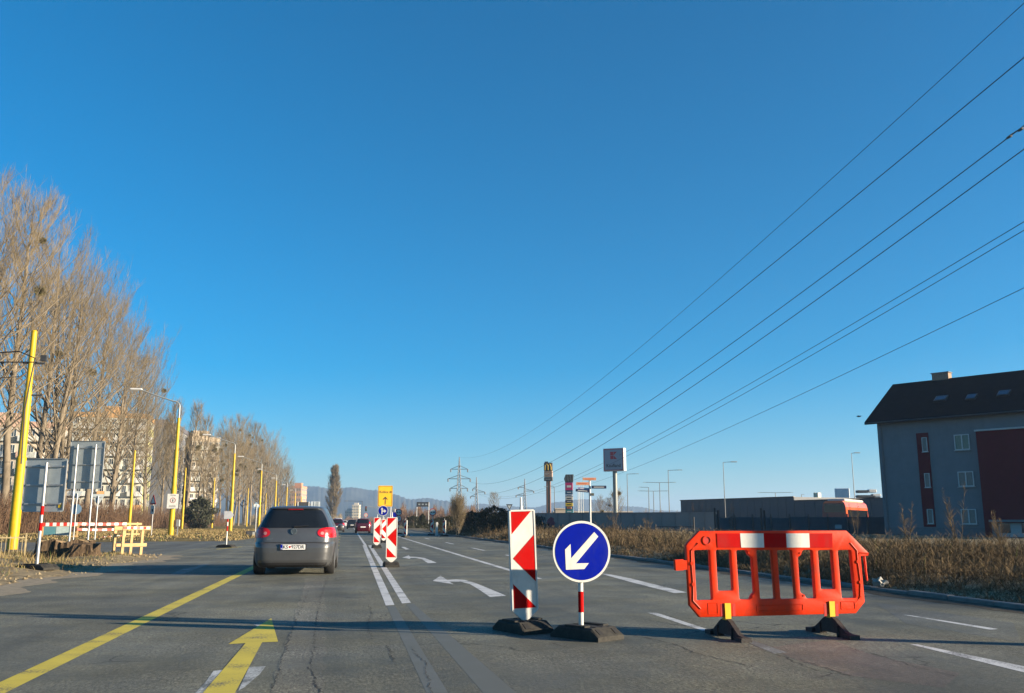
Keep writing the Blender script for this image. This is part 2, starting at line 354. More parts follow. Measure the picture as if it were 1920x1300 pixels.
for y0 in (28, 37, 48, 62, 78): stripe('lane_dash', 5.5, y0, 5.52, y0 + 4, .13, M_white)
stripe('edge_line', 8.35, 14, 8.4, 110, .11, M_faint)
marking('white_arrow', [(318, 1078), (340, 1068), (362, 1064), (380, 1058), (398, 1057), (372, 1065), (345, 1076)], M_faint)
stripe('stop_line', -16, 38.6, -7.5, 38.2, .12, M_faint)
stripe('stop_line', -30, 48.5, -6.4, 47.6, .1, M_faint)
stripe('lane_line', .95, 46, 1.5, 220, .13, M_white)
for y0 in range(60, 260, 14): stripe('lane_dash', -1.9, y0, -1.95, y0 + 5, .12, M_white)
# milled longitudinal strip, cracks, patches
rng = np.random.default_rng(5); random.seed(5)
def ragged(xs, ys, wd, j):
    a = [(x - wd / 2 + random.uniform(-j, j), y) for x, y in zip(xs, ys)]; b = [(x + wd / 2 + random.uniform(-j, j), y) for x, y in zip(xs, ys)]
    return a + b[::-1]
L0, L1 = G(555, 1300), G(590, 1085)
ys = np.linspace(3.5, L1.y, 46); xs = np.interp(ys, [3.5, L0.y, G(575, 1190).y, L1.y], [G(555, 1300).x, L0.x, G(577, 1190).x, L1.x])
marking('milled_strip', ragged(xs, ys, .36, .025), A_patch, .003, True)
def crack(pts, wd=.018):
    wd *= .5
    P = [G(*p) for p in pts]; out = []
    for a, b in zip(P[:-1], P[1:]):
        k = max(3, int((b - a).length / .05))
        for i in range(k):
            q = a.lerp(b, i / k); out.append((q.x + random.gauss(0, .013), q.y + random.gauss(0, .013)))
    out.append(tuple(P[-1])[:2])
    L = []; Rr = []
    for i, q in enumerate(out):
        a, b = out[max(0, i - 1)], out[min(len(out) - 1, i + 1)]; d = Vector((b[0] - a[0], b[1] - a[1])).normalized(); h = wd / 2 * random.uniform(.3, 1.5)
        L.append((q[0] - d.y * h, q[1] + d.x * h)); Rr.append((q[0] + d.y * h, q[1] - d.x * h))
    mb = MB(); n = len(L); mb.add([(p[0], p[1], .0029) for p in L + Rr], [(i, i + 1, n + i + 1, n + i) for i in range(n - 1) if random.random() > .12])
    return mb.build('crack', M_crack, road)
crack([z6(480, 345), z6(430, 480), z6(395, 640), z6(375, 820), z6(345, 1050), z6(410, 1250)], .014)
crack([z6(330, 450), z6(230, 680), z6(120, 1000), z6(30, 1250)], .012)
crack([z6(1140, 890), z6(1180, 960), z6(1260, 1030), z6(1245, 1090), z6(1285, 1150), z6(1260, 1190), z6(1300, 1250)], .011)
crack([z6(940, 880), z6(1010, 1010)], .014)
crack([z7(1130, 815), z7(1420, 880), z7(1560, 945), z7(1960, 1040)], .02)
crack([z7(520, 870), z7(640, 905)], .014)
crack([z4(330, 970), z4(600, 1040), z4(850, 1120), z4(1110, 1180)], .016)
crack([z4(0, 1060), z4(190, 1120), z4(370, 1180)], .014)
crack([z6(800, 560), z6(830, 640), z6(780, 720), z6(830, 830)], .013)
crack([z6(1150, 300), z6(1240, 380)], .012)
marking('reddish_patch', [(1440, 1214), (1560, 1200), (1640, 1230), (1800, 1262), (1770, 1290), (1600, 1268), (1500, 1240)], A_red, .0025)
# older repairs, oil drips and polished strips
# manhole-like rough patches beside the kerb
marking('asphalt_patch', [(1640, 1130), (1900, 1168), (1915, 1205), (1700, 1170)], A_side, .0025)

# right kerb, stone by stone near, one long run beyond
kerb = tag(MB().box((EDGE_R + .085, 120 + 100, -.01), (.15, 200, .14)).build('kerb', M_kerb), 'low concrete kerb along the right road edge', 'kerb', kind='structure')
ks = MB(); ks.cbox((0, 0, .03), (.15, .985, .18), .012); ksm = ks.mesh('kerb_stone', M_kerb)
for i in range(112):
    o = inst(ksm, 'kerb_stone', kerb, (EDGE_R + .085 + random.uniform(-.012, .012), 8 + i, random.uniform(-.075, -.045)), random.uniform(-.008, .008))
# right strip of soil behind the kerb
def terrain(name, x0, x1, y0, y1, nx, ny, zf, m):
    mb = MB(); X = np.linspace(x0, x1, nx); Y = np.linspace(y0, y1, ny); vs = []
    for y in Y:
        for x in X: vs.append(zf(x, y))
    fs = [(j * nx + i, j * nx + i + 1, (j + 1) * nx + i + 1, (j + 1) * nx + i) for j in range(ny - 1) for i in range(nx - 1)]
    mb.add(vs, fs); return mb.build(name, m, smooth=True)
def wob(x, y, s=1.0): return math.sin(x * 1.7 * s + math.sin(y * .9 * s) * 1.3) * .5 + math.sin(y * 2.3 * s + x * .6) * .3 + math.sin(x * 4.1 * s + y * 3.7 * s) * .2
def zr(x, y):
    t = min(1, (x - EDGE_R - .1) / 1.2); return (x, y, .03 + .14 * t * t + .05 * wob(x, y, .8) * t)
tag(terrain('verge', EDGE_R + .13, 40, 3, 150, 44, 120, zr, M_soil), 'rough soil verge under the dry weeds on the right', 'ground', kind='structure')
# left verge island with a ragged sandy edge
def zl(x, y):
    xe = EDGE_L + .22 * math.sin(y * .9) + .13 * math.sin(y * 2.7 + 1) + .05 * math.sin(y * 9)
    ye = 35.2 - .25 * (-5.9 - x if x < -5.9 else 0) * .2 + .3 * math.sin(x * 1.3)
    xx = EDGE_L + (xe - EDGE_L) if x > EDGE_L - .01 else x + (xe - EDGE_L) * max(0, 1 - (EDGE_L - x) / 3)
    t = min(1, max(0, (EDGE_L - x) / 1.6)); t2 = min(1, max(0, (35.2 - y) / 2.0)); yy = y if y < 33 else 33 + (y - 33) * (ye - 33) / 2.2
    tip = 0 if y < 31 else (y - 31) / 4.2
    xx -= tip * tip * 1.2 * max(0, 1 - (EDGE_L - x) / 6)
    z = -.012 + (.1 + .09 * wob(x, y)) * min(t, t2) ** .8 + .03 * wob(x * 3, y * 3) * min(t, t2)
    return (xx, yy, z)
def verge_z(x, y): return zl(x, y)[2]
tag(terrain('verge', -40, EDGE_L, 4, 35.2, 150, 130, zl, M_soil), 'sandy dry grass island beside the left road edge', 'ground', kind='structure')
def zdust(x, y):
    xe = EDGE_L + .22 * math.sin(y * .9) + .13 * math.sin(y * 2.7 + 1)
    return (xe + x + .18 * abs(wob(y * 1.2, x)) * (x > .1), y, .004 + .006 * (.5 - x))
tag(terrain('sand_strip', -.25, .42, 6, 33.4, 6, 130, zdust, M_dust), 'pale sand washed along the left road edge', 'ground', kind='structure')
def zdust2(x, y):
    return (EDGE_R - .02 - x * (.6 + .5 * abs(wob(y * .9, x))), y, .003 + .012 * (.5 - x))
tag(terrain('sand_strip', 0, .5, 8, 90, 5, 220, zdust2, M_dust2), 'dark dirt gathered along the right kerb', 'ground', kind='structure')
def zfield(x, y):
    t = min(1, max(0, (y - 57.5) / 3)); t2 = min(1, max(0, (-6.4 - x) / 1.2)); return (x, y + .5 * math.sin(x * .8) * (y < 60), -.02 + .16 * min(t, t2) + .06 * wob(x * .5, y * .3) * min(t, t2))
tag(terrain('lawn', -60, -6.4, 57.5, 330, 60, 90, zfield, M_field), 'golden dry lawn with yellow poles left of the road', 'ground', kind='structure')

# hills on the horizon
def hill(name, prof, dist, depth, label, m):
    X = []
    for (a, ya), (b, yb) in zip(prof[:-1], prof[1:]):
        for t in np.linspace(0, 1, 14, endpoint=False): s = t * t * (3 - 2 * t); X.append((a + (b - a) * t, ya + (yb - ya) * s))
    mb = MB(); rows = 14; n = len(X); vs = []
    for j in range(rows):
        f = j / (rows - 1)
        for i, (px, py) in enumerate(X):
            d = dist - depth * (1 - f); p = at(px, 979, d); top = at(px, py, dist).z
            z = -1 + (top + 1) * (f ** 1.25) * (1 + (.10 * math.sin(px * .045 + f * 5) + .06 * math.sin(px * .11 - f * 9)) * (1 - f) * f * 4) if j else -5
            vs.append((p.x, p.y, z + (1.2 * math.sin(px * .7) + .8 * math.sin(px * 1.9)) * f))
    fs = [(j * n + i, j * n + i + 1, (j + 1) * n + i + 1, (j + 1) * n + i) for j in range(rows - 1) for i in range(n - 1)]
    bk = len(vs); vs += [(at(px, 979, dist + depth * .8).x, at(px, 979, dist + depth * .8).y, -5) for px, _ in X]
    fs += [((rows - 1) * n + i, (rows - 1) * n + i + 1, bk + i + 1, bk + i) for i in range(n - 1)]
    mb.add(vs, fs); return tag(mb.build(name, m, smooth=True), label, 'hill', kind='structure')
M_hill = mat('hill_forest', (.045, .052, .045), 1, var=.35, scale=.01, spec=0, c2=(.075, .075, .06))
hill('hills', [(-500, 948), (-150, 935), (150, 925), (380, 918), (480, 914), (540, 911.5), (585, 912), (622, 917), (655, 914), (700, 919), (735, 927), (770, 936.5), (800, 934), (832, 939), (870, 949), (930, 962), (990, 974)], 3000, 900, 'long blue wooded hill range left of the pylons', M_hill)
hill('hills', [(760, 974), (850, 954), (900, 945), (950, 949), (1000, 952), (1046, 942), (1090, 936), (1125, 938), (1160, 949), (1190, 950), (1240, 957), (1330, 960), (1450, 962), (1700, 965), (2300, 968)], 3500, 700, 'low far blue hills behind the shop signs', M_hill)
# ================================================================== FOREGROUND: delineators, round sign, barrier
M_red = mat('reflective_red', (.46, .003, .003), .6, var=.08, scale=14, spec=.05, grime=.35, gscale=6)
M_refw = mat('reflective_white', (.66, .65, .59), .42, var=.1, scale=6, bump=.05, bscale=160, grime=.38, gscale=6, gcol=(.25, .22, .17))
M_plw = mat('white_plastic', (.60, .60, .56), .5, var=.14, scale=5, grime=.4, gscale=8, gcol=(.22, .19, .15))
M_rub = mat('recycled_rubber', (.030, .029, .026), .8, var=.3, scale=16, bump=.25, bscale=120, c2=(.052, .049, .040), spec=.25)
M_blk = mat('black_hole', (.012, .012, .012), .9)
M_blue = mat('sign_blue', (.0004, .009, .28), .6, var=.12, scale=4, spec=.04, grime=.22, gscale=5, gcol=(.06, .07, .11))
M_galv = mat('galvanised_steel', (.42, .43, .43), .42, .55, var=.18, scale=7)
M_al = mat('sign_back_aluminium', (.36, .41, .42), .5, .15, var=.15, scale=3)
M_dk = mat('dark_grey_metal', (.05, .052, .055), .5, .3, var=.2)
M_text = mat('black_lettering', (.015, .015, .015), .6)
SLOT = []
def rubber_base(parent, L=.62, W=.37, hgt=.118, kind=0):
    """recycled-rubber foot plate: long side along local y, bevelled, with grip slots"""
    mb = MB(); b = .10
    prof = [(-L / 2, .0), (-L / 2, .045), (-L / 2 + b, hgt), (L / 2 - b, hgt), (L / 2, .045), (L / 2, 0)]
    n = len(prof); ch = .022
    rows = [(-W / 2, .0), (-W / 2 + ch, 1), (W / 2 - ch, 1), (W / 2, .0)]
    vs = []
    for x, k in rows:
        for y, z in prof: vs.append((x, y, z * (1 if k else .84)))
    fs = [(r * n + i, r * n + i + 1, (r + 1) * n + i + 1, (r + 1) * n + i) for r in range(3) for i in range(n - 1)]
    fs += [tuple(range(n)), tuple(range(4 * n - 1, 3 * n - 1, -1))] + [(r * n, (r + 1) * n, (r + 1) * n + n - 1, r * n + n - 1) for r in range(3)]
    mb.add(vs, fs)
    for s in (-1, 1): mb.box((s * W * .36, 0, hgt + .006), (W * .2, L * .42, .016))
    o = mb.build('base', M_rub, parent)
    tilt = math.atan2(hgt - .045, b)
    if not SLOT:
        SLOT.append(MB().box((0, 0, 0), (.055, b * .78, .008)).mesh('grip_slot', M_blk)); SLOT.append(MB().box((0, 0, 0), (.07, .07, .005)).mesh('socket', M_blk))
    for e in (-1, 1):
        for s in (-1, 1):
            k = inst(SLOT[0], 'grip_slot', o, (s * W * .30, e * (L / 2 - b / 2), (hgt + .045) / 2 + .001)); k.rotation_euler = (-e * tilt, 0, 0)
    for dx, dy in ((-.05, .16), (.05, .16), (-.05, -.16), (.05, -.16)): inst(SLOT[1], 'socket', o, (dx, dy, hgt + .0015))
    return o
def make_delineator(label):
    t = thing('delineator', label, 'traffic delineator', group='striped delineators along the lane closure')
    W, H, z0 = .285, 1.09, .17
    outl = [(-W / 2, z0 + .05), (-.04, z0 - .045), (.04, z0 - .045), (W / 2, z0 + .05), (W / 2, z0 + H - .015), (W / 2 - .015, z0 + H), (-W / 2 + .015, z0 + H), (-W / 2, z0 + H - .015)]
    mb = MB(); mb.plate(outl, -.028, .028)
    # raised rim so the sheeting sits in a shallow tray
    for x in (-1, 1): mb.box((x * (W / 2 - .008), -.031, z0 + .05 + (H - .05) / 2), (.016, .012, H - .07))
    mb.box((0, -.031, z0 + H - .009), (W - .03, .012, .016)); panel = mb.build('panel', M_plw, t)
    a, b = W / 2 - .018, z0 + H - .02
    sh = MB(); sh.plate([(-a, z0 + .065), (a, z0 + .065), (a, b), (-a, b)], -.0305, -.0285); sh.build('white_sheeting', M_refw, t)
    def rd(poly): MB().plate(poly, -.0335, -.0312).build('red_stripe', M_red, t)
    Z = lambda f: z0 + .065 + (b - z0 - .065) * f
    rd([(-a, b), (a * .78, b), (-a, Z(.765))])
    rd([(a, Z(.755)), (a, Z(.27)), (-a * .93, Z(.515))])
    rd([(-a, Z(.255)), (-a, Z(.005)), (a * .98, Z(.005))])
    pg = MB(); pg.tube([(0, 0, z0 + H), (0, 0, z0 + H + .03)], [.022, .018]); pg.tube([(0, 0, z0 + H + .028), (.002, 0, z0 + H + .13)], [.014, .011]); pg.build('peg', M_plw, t, True)
    ft = MB(); ft.box((0, 0, .12), (.06, .06, .14)); ft.build('foot', M_plw, t)
    rubber_base(t)
    return t
def place_del(px, py, rz, label, first=False, lean=0, scale=1):
    p = G(px, py)
    d = DEL if first else copy_tree(DEL, label=label)
    d.location = p; d.rotation_euler = (0, R(lean), rz); d.scale = (scale,) * 3
    return d
DEL = make_delineator('nearest red and white striped delineator beside the blue arrow sign')
place_del(985, 1184, R(5), '', True, -2.0, 1.0)
place_del(733, 1063, R(4), 'second nearest striped delineator, standing by the double white line', scale=.99, lean=0)
place_del(706, 1028, R(4), 'striped delineator just left of the yellow direction sign', scale=1.05)
place_del(719, 1018, R(14), 'striped delineator half hidden behind the two central ones')
place_del(713, 1012, R(4), 'small striped delineator seen in the gap between the two central ones')
place_del(725, 1007, R(4), 'tiny striped delineator directly below the blue round arrow sign')
place_del(760, 1008, R(-44), 'edge-on striped delineator right of the two stacked round signs')
place_del(809, 1004, R(-42), 'tilted striped delineator under the right-hand round sign', lean=4)
place_del(833, 1006, R(-47), 'rightmost striped delineator, near the dark evergreen shrubs')

def pole(parent, h, r=.03, bands=None, m=None, name='pole', top=None, x=0, y=0, z0=0):
    mb = MB(); mb.tube([(x, y, z0), (x, y, h)], r, 12); o = mb.build(name, m or M_galv, parent, True)
    if bands:
        for a, b in bands: MB().tube([(x, y, a), (x, y, b)], r + .002, 12).build('red_band', M_red, o, True)
    return o
def arrow_poly(pts, ang, s=1, cx=0, cz=0):
    c, q = math.cos(R(ang)), math.sin(R(ang)); return [(cx + s * (x * c - z * q), cz + s * (x * q + z * c)) for x, z in pts]
# blue keep-left sign
g0 = G(1090, 1196); SRZ = R(3)
t = thing('keep_left_sign', 'round blue keep-left arrow sign on a red-white pole', 'traffic sign', g0, SRZ)
sg = 1.0; zc = plane_uv(1086, 1034, g0, SRZ)[1]; rr = .302
MB().disc(rr, -.055, -.047, 56).build('back_plate', M_al, t, loc=(0, 0, zc))
MB().disc(rr, -.059, -.0555, 56).build('white_rim', M_refw, t, loc=(0, 0, zc))
MB().disc(rr * .925, -.0625, -.0595, 56).build('blue_face', M_blue, t, loc=(0, 0, zc))
z8 = lambda x, y: plane_uv(920 + x * .2307, 930 + y * .2308, g0, SRZ)
ap = [z8(825, 293), z8(858, 330), z8(678, 546), z8(782, 544), z8(745, 592), z8(597, 598), z8(590, 435), z8(634, 390), z8(638, 506)]
MB().plate(ap, -.0655, -.063).build('white_arrow', M_refw, t)
pole(t, zc + .1, .0255, [(.245, .445)], M_plw, z0=.06)
cl = MB(); cl.box((0, -.036, zc + .06), (.1, .022, .03)); cl.box((0, -.036, zc - .12), (.1, .022, .03)); cl.build('clamp', M_galv, t)
b_ = rubber_base(t, L=.64, W=.38); b_.rotation_euler = (0, 0, R(30)); b_.location = (.05, -.02, 0)
for o in DEL.children:
    if o.name.startswith('base'): o.rotation_euler = (0, 0, R(16)); o.location = (-.03, 0, 0)

# orange plastic barrier
M_or = mat('orange_plastic', (.72, .034, .002), .45, var=.14, scale=5, bump=.06, bscale=30, spec=.16, grime=.75, gscale=6, gstretch=(1, 1, .7), gcol=(.16, .04, .022))
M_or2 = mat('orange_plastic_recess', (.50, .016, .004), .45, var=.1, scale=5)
M_yel = mat('yellow_plastic', (.80, .50, .01), .45, var=.08)
M_foot = mat('black_rubber_foot', (.028, .024, .022), .8, var=.4, scale=14, bump=.4)
fl, fr_ = G(1362, 1196), G(1558, 1191)
brz = math.atan2(fr_.y - fl.y, fr_.x - fl.x)
bo = (fl + fr_) / 2
B = lambda x, y: plane_uv(1240 + x * .21875, 960 + y * .2188, bo, brz)      # measured in the enlarged view
bar = thing('plastic_barrier', 'bright orange plastic barrier on two black feet', 'road barrier', bo, brz)
outer = [(318, 162), (1575, 160), (1765, 352), (1762, 376), (1697, 380), (1732, 770), (1655, 868), (900, 888), (322, 902), (235, 800), (203, 290), (215, 268)]
def rh(p, r=14):
    """rounded corners for a slot polygon"""
    out = []; n = len(p)
    for i in range(n):
        a, b, c = Vector(p[i - 1]), Vector(p[i]), Vector(p[(i + 1) % n]); u = (a - b).normalized(); v = (c - b).normalized()
        for k in range(4): t = k / 3; out.append(tuple(((b + u * r).lerp(b, t)).lerp(b.lerp(b + v * r, t), t)))
    return out
slots = [[(272, 328), (405, 325), (430, 752), (296, 758)], [(458, 325), (585, 325), (606, 672), (478, 678)],
         [(632, 328), (722, 326), (740, 372), (768, 385), (790, 690), (768, 708), (752, 748), (660, 750)], [(806, 328), (935, 326), (968, 742), (838, 746)],
         [(982, 328), (1105, 326), (1143, 742), (1012, 744)], [(1200, 326), (1282, 326), (1312, 740), (1236, 742), (1212, 705), (1180, 690), (1160, 385), (1186, 372)],
         [(1330, 328), (1452, 326), (1478, 660), (1356, 664)], [(1500, 328), (1612, 326), (1655, 735), (1535, 740)]]
def holed_plate(outer, holes, y0, y1, name, m, parent, bevel=.008):
    bm = bmesh.new(); loops = []
    for lp in [outer] + holes:
        vs = [bm.verts.new((p[0], y0, p[1])) for p in lp]; loops.append([bm.edges.new((vs[i], vs[(i + 1) % len(vs)])) for i in range(len(vs))])
    bmesh.ops.triangle_fill(bm, edges=bm.edges[:], use_beauty=True, use_dissolve=False)
    ex = bmesh.ops.extrude_face_region(bm, geom=bm.faces[:])
    bmesh.ops.translate(bm, verts=[v for v in ex['geom'] if isinstance(v, bmesh.types.BMVert)], vec=(0, y1 - y0, 0))
    bmesh.ops.recalc_face_normals(bm, faces=bm.faces)
    ed = [e for e in bm.edges if len(e.link_faces) == 2 and e.calc_face_angle(0) > R(60)]
    if bevel:
        ed2 = [e for e in ed if abs(e.verts[0].co.y - e.verts[1].co.y) < 1e-5]
        bmesh.ops.bevel(bm, geom=ed2, offset=bevel, segments=2, profile=.5, affect='EDGES')
    me = bpy.data.meshes.new(name); bm.to_mesh(me); bm.free(); me.materials.append(m)
    me.polygons.foreach_set('use_smooth', [True] * len(me.polygons)); me.set_sharp_from_angle(angle=R(40))
    o = bpy.data.objects.new(name, me); col.objects.link(o); o.parent = parent; return o
holed_plate([B(*p) for p in outer], [[B(*p) for p in rh(s)] for s in slots], -.03, .03, 'panel', M_or, bar)
zb = lambda pts, y0=-.036, y1=-.029: MB().plate([B(*p) for p in pts], y0, y1)
for i, (a, b, c, d) in enumerate(((462, 660, 662, 470), (662, 862, 868, 672), (862, 1054, 1060, 868), (1054, 1252, 1258, 1062), (1252, 1450, 1452, 1258))):
    zb([(a, 184), (b, 184), (c, 305), (d, 305)]).build('red_reflector' if i % 2 == 0 else 'white_reflector', M_red if i % 2 == 0 else M_refw, bar)
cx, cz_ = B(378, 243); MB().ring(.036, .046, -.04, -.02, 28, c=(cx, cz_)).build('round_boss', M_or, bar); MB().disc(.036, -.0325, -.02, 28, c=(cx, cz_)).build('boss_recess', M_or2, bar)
rib = MB()
def tubeB(pts, r, y=-.03): rib.tube([(B(*p)[0], y, B(*p)[1]) for p in pts], r, 8)
tubeB([(300, 268), (245, 330), (248, 440), (262, 620), (262, 760), (325, 828)], .009)
tubeB([(1605, 265), (1660, 330), (1668, 420), (1692, 600), (1690, 720), (1648, 795)], .009)
tubeB([(1668, 372), (1690, 352), (1760, 356)], .009)
for a in ((250, 440), (262, 620), (1668, 425), (1690, 600)): rib.disc(.017, -.042, -.02, 16, c=B(*a))
for a in ((740, 352), (775, 722), (1178, 352), (1208, 715)): rib.disc(.011, -.036, -.02, 14, c=B(*a))
rib.build('moulded_rib', M_or, bar, True)
em = MB()
for r_ in ([(390, 780), (470, 778), (474, 872), (394, 874)], [(1525, 768), (1640, 766), (1645, 830), (1530, 834)], [(805, 800), (1200, 792), (1200, 842), (808, 850)]):
    pts = [B(*p) for p in r_]
    for a, b in zip(pts, pts[1:] + pts[:1]): em.tube([(a[0], -.031, a[1]), (b[0], -.031, b[1])], .0035, 5)
em.build('embossed_frame', M_or, bar)
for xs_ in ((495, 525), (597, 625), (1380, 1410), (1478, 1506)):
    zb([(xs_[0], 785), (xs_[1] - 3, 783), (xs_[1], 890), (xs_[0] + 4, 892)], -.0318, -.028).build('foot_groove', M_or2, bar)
hg = MB(); p = [B(*q) for q in [(112, 410), (182, 406), (184, 415), (245, 415), (248, 495), (186, 495), (184, 500), (118, 502)]]; hg.plate(p, -.026, .026); hg.build('hinge_tab', M_or, bar)
hk = MB(); hk.tube([(B(*q)[0], 0, B(*q)[1]) for q in [(1735, 362), (1745, 430), (1752, 500), (1765, 590)]], [.014, .013, .011, .009], 8); hk.build('hook', M_or, bar, True)
for k, (xa, xb, top, bot) in enumerate(((528, 578, 780, 925), (1420, 1466, 764, 905))):
    zb([(xa, top), (xb, top), (xb + 6, bot - 8), (xa + 8, bot)], -.045, .035).build('yellow_insert', M_yel, bar)
    c0 = ((xa + xb) / 2 + 8); u0, zt = B(c0, bot - 15)
    f = MB()    # blade foot standing across the panel
    prof = [(-.40, 0), (-.40, .035), (-.27, .06), (-.11, .16), (-.035, zt), (.035, zt), (.11, .16), (.27, .06), (.40, .035), (.40, 0), (.16, 0), (.12, .03), (-.12, .03), (-.16, 0)]
    f.plate(prof, -.024, .024)
    for s in (-1, 1): f.box((s * .34, 0, .02), (.13, .11, .04)); f.box((s * .16, 0, .055), (.02, .08, .11))
    f.build('foot', M_foot, bar, loc=(u0, 0, 0), rz=R(-88))
# ================================================================== CARS
M_glass = mat('car_glass', (.010, .012, .014), .06, var=.2, spec=.6)
M_tyre = mat('tyre', (.018, .018, .018), .85, var=.3, scale=20)
M_rim = mat('wheel_rim', (.30, .30, .31), .35, .7)
M_lamp = mat('tail_lamp_red', (.48, .005, .007), .25, var=.15, scale=6, coat=.25)
M_lampc = mat('tail_lamp_clear', (.55, .22, .20), .1, var=.2, scale=10, coat=.6)
M_platew = mat('number_plate', (.75, .75, .72), .4, var=.06)
M_chrome = mat('chrome', (.6, .6, .62), .15, .95)
M_trim = mat('black_trim', (.012, .012, .013), .55)
def car(name, label, cat, loc, rz, P, paint, detail=0, plate=None, group=None):
    """body lofted through plan outlines stacked in z; rear at y=0 looking at -y"""
    t = thing(name, label, cat, loc, rz, group)
    Zk = np.array([r[0] for r in P]); 
    ip = lambda z, k: float(np.interp(z, Zk, [r[k] for r in P]))
    zs = np.unique(np.concatenate([np.linspace(Zk[0], Zk[-1], 40), Zk])); NA = 64; vs = []
    def outline(z):
        return ip(z, 1), (ip(z, 2) + ip(z, 3)) / 2, (ip(z, 3) - ip(z, 2)) / 2, ip(z, 4)
    for z in zs:
        w_, yc, L, n_ = outline(z)
        for i in range(NA):
            # denser towards the corners
            a = 2 * math.pi * i / NA; c, s = math.cos(a), math.sin(a)
            vs.append((w_ * math.copysign(abs(c) ** (2 / n_), c), yc + L * math.copysign(abs(s) ** (2 / n_), s), z))
    fs = [(k * NA + i, k * NA + (i + 1) % NA, (k + 1) * NA + (i + 1) % NA, (k + 1) * NA + i) for k in range(len(zs) - 1) for i in range(NA)]
    fs += [tuple(range(NA - 1, -1, -1)), tuple(range((len(zs) - 1) * NA, len(zs) * NA))]
    mb = MB(); mb.add(vs, fs); body = mb.build('body', paint, t, True)
    def ry(x, z):
        w_, yc, L, n_ = outline(z); q = min(.9995, abs(x) / w_); return yc - L * (1 - q ** n_) ** (1 / n_)
    def patch(nm, rows, m, off=.006, nx=14, parent=None):
        """rows: (z, x0, x1) strip laid on the rear skin"""
        b = MB(); V = []
        for z, a, c in rows:
            for i in range(nx):
                x = a + (c - a) * i / (nx - 1); w_ = ip(z, 1); k = min(1, abs(x) / w_)
                V.append((x * (1 + off * 1.2 * k ** 6), ry(x, z) - off, z))
        b.add(V, [(j * nx + i, j * nx + i + 1, (j + 1) * nx + i + 1, (j + 1) * nx + i) for j in range(len(rows) - 1) for i in range(nx - 1)])
        return b.build(nm, m, parent or t, True)
    def side(nm, rows, m, sgn, off=.006, ny=12):
        b = MB(); V = []
        for z, a, c in rows:
            w_, yc, L, n_ = outline(z)
            for i in range(ny):
                y = a + (c - a) * i / (ny - 1); q = min(.999, abs(y - yc) / L); V.append((sgn * (w_ * (1 - q ** n_) ** (1 / n_) + off), y, z))
        b.add(V, [(j * ny + i, j * ny + i + 1, (j + 1) * ny + i + 1, (j + 1) * ny + i) for j in range(len(rows) - 1) for i in range(ny - 1)])
        return b.build(nm, m, t, True)
    t_ = {'t': t, 'body': body, 'patch': patch, 'side': side, 'ry': ry, 'ip': ip}
    # wheels
    wr = .315 if detail else .30
    for yw in (P[0][2] + .62, P[0][3] - .62):
        for s in (-1, 1):
            wm = MB(); x0 = s * (ip(.45, 1) - .225); x1 = s * (ip(.45, 1) - .005)
            wm.lathe([(wr * .6, x0), (wr * .95, x0), (wr, x0 + s * .03), (wr, x1 - s * .03), (wr * .95, x1), (wr * .66, x1)], 28, axis='x', c=(0, yw, wr))
            ty = wm.build('wheel', M_tyre, t, True)
            rm = MB(); rm.lathe([(wr * .66, x1 - s * .02), (wr * .64, x1 + s * .002), (wr * .2, x1 + s * .004), (.01, x1 + s * .006)], 20, axis='x', c=(0, yw, wr)); rm.build('rim', M_rim, ty, True)
            am = MB(); V = []; na = 18    # dark ring painted on for the shaded arch gap, which is not cut
            for i in range(na):
                a = math.pi * i / (na - 1)
                for r_ in (wr + .005, wr + .05):
                    y = yw + r_ * math.cos(a); z = max(P[0][0], wr + r_ * math.sin(a)); w_, yc, L, n_ = outline(z); q = min(.99, abs(y - yc) / L); V.append((s * (w_ * (1 - q ** n_) ** (1 / n_) + .004), y, z))
            am.add(V, [(2 * i, 2 * i + 1, 2 * i + 3, 2 * i + 2) for i in range(na - 1)]); am.build('wheel_arch', M_trim, t)
    return t_
# grey hatchback
M_grey = mat('car_paint_grey', (.10, .104, .108), .34, .45, var=.1, scale=3, spec=.5, coat=.35)
GP = [(.17, .79, .14, 4.02, 7), (.22, .825, .05, 4.1, 7.5), (.32, .855, .012, 4.18, 7.5), (.48, .872, 0, 4.2, 7.5), (.60, .882, 0, 4.18, 7.5), (.675, .884, .02, 4.14, 7.2), (.70, .882, .055, 4.1, 7.2),
      (.80, .880, .072, 3.98, 7), (.90, .868, .085, 3.7, 6.8), (.98, .848, .105, 3.3, 6.6), (1.03, .818, .14, 3.05, 6.3), (1.12, .775, .20, 2.85, 6), (1.22, .727, .265, 2.65, 6), (1.32, .672, .325, 2.4, 6), (1.39, .635, .36, 2.2, 6), (1.43, .605, .39, 2.08, 6), (1.455, .565, .43, 2.0, 5.5), (1.472, .48, .55, 1.85, 4.5), (1.481, .33, .75, 1.6, 3.4), (1.484, .12, .95, 1.4, 2.4)]
gl = G(476, 1081); gr_ = G(630, 1076)
gpos = G(547, 1080); gpos.y += .0
c = car('hatchback_car', 'grey hatchback driving ahead with red tail lights', 'car', gpos, R(-1.0), GP, M_grey, 1)
T, patch, side, ip, ry = c['t'], c['patch'], c['side'], c['ip'], c['ry']
rowsw = [(z, -(ip(z, 1) - e), ip(z, 1) - e) for z, e in ((1.005, .13), (1.03, .095), (1.1, .082), (1.2, .075), (1.3, .075), (1.37, .085), (1.40, .12))]
rw = patch('rear_window', rowsw, M_glass, .007, 24)
patch('brake_light', [(1.392, -.17, .17), (1.418, -.15, .15)], mat('third_brake_lamp', (.25, .01, .012), .2), .03, parent=None)
sp = MB(); V = []
for z, off in ((1.405, .012), (1.42, .055), (1.44, .05), (1.455, -.03)):
    for i in range(15): x = (-.56 + 1.12 * i / 14) * (1 - max(0, z - 1.43) * 3); V.append((x, ry(x, z) - off, z))
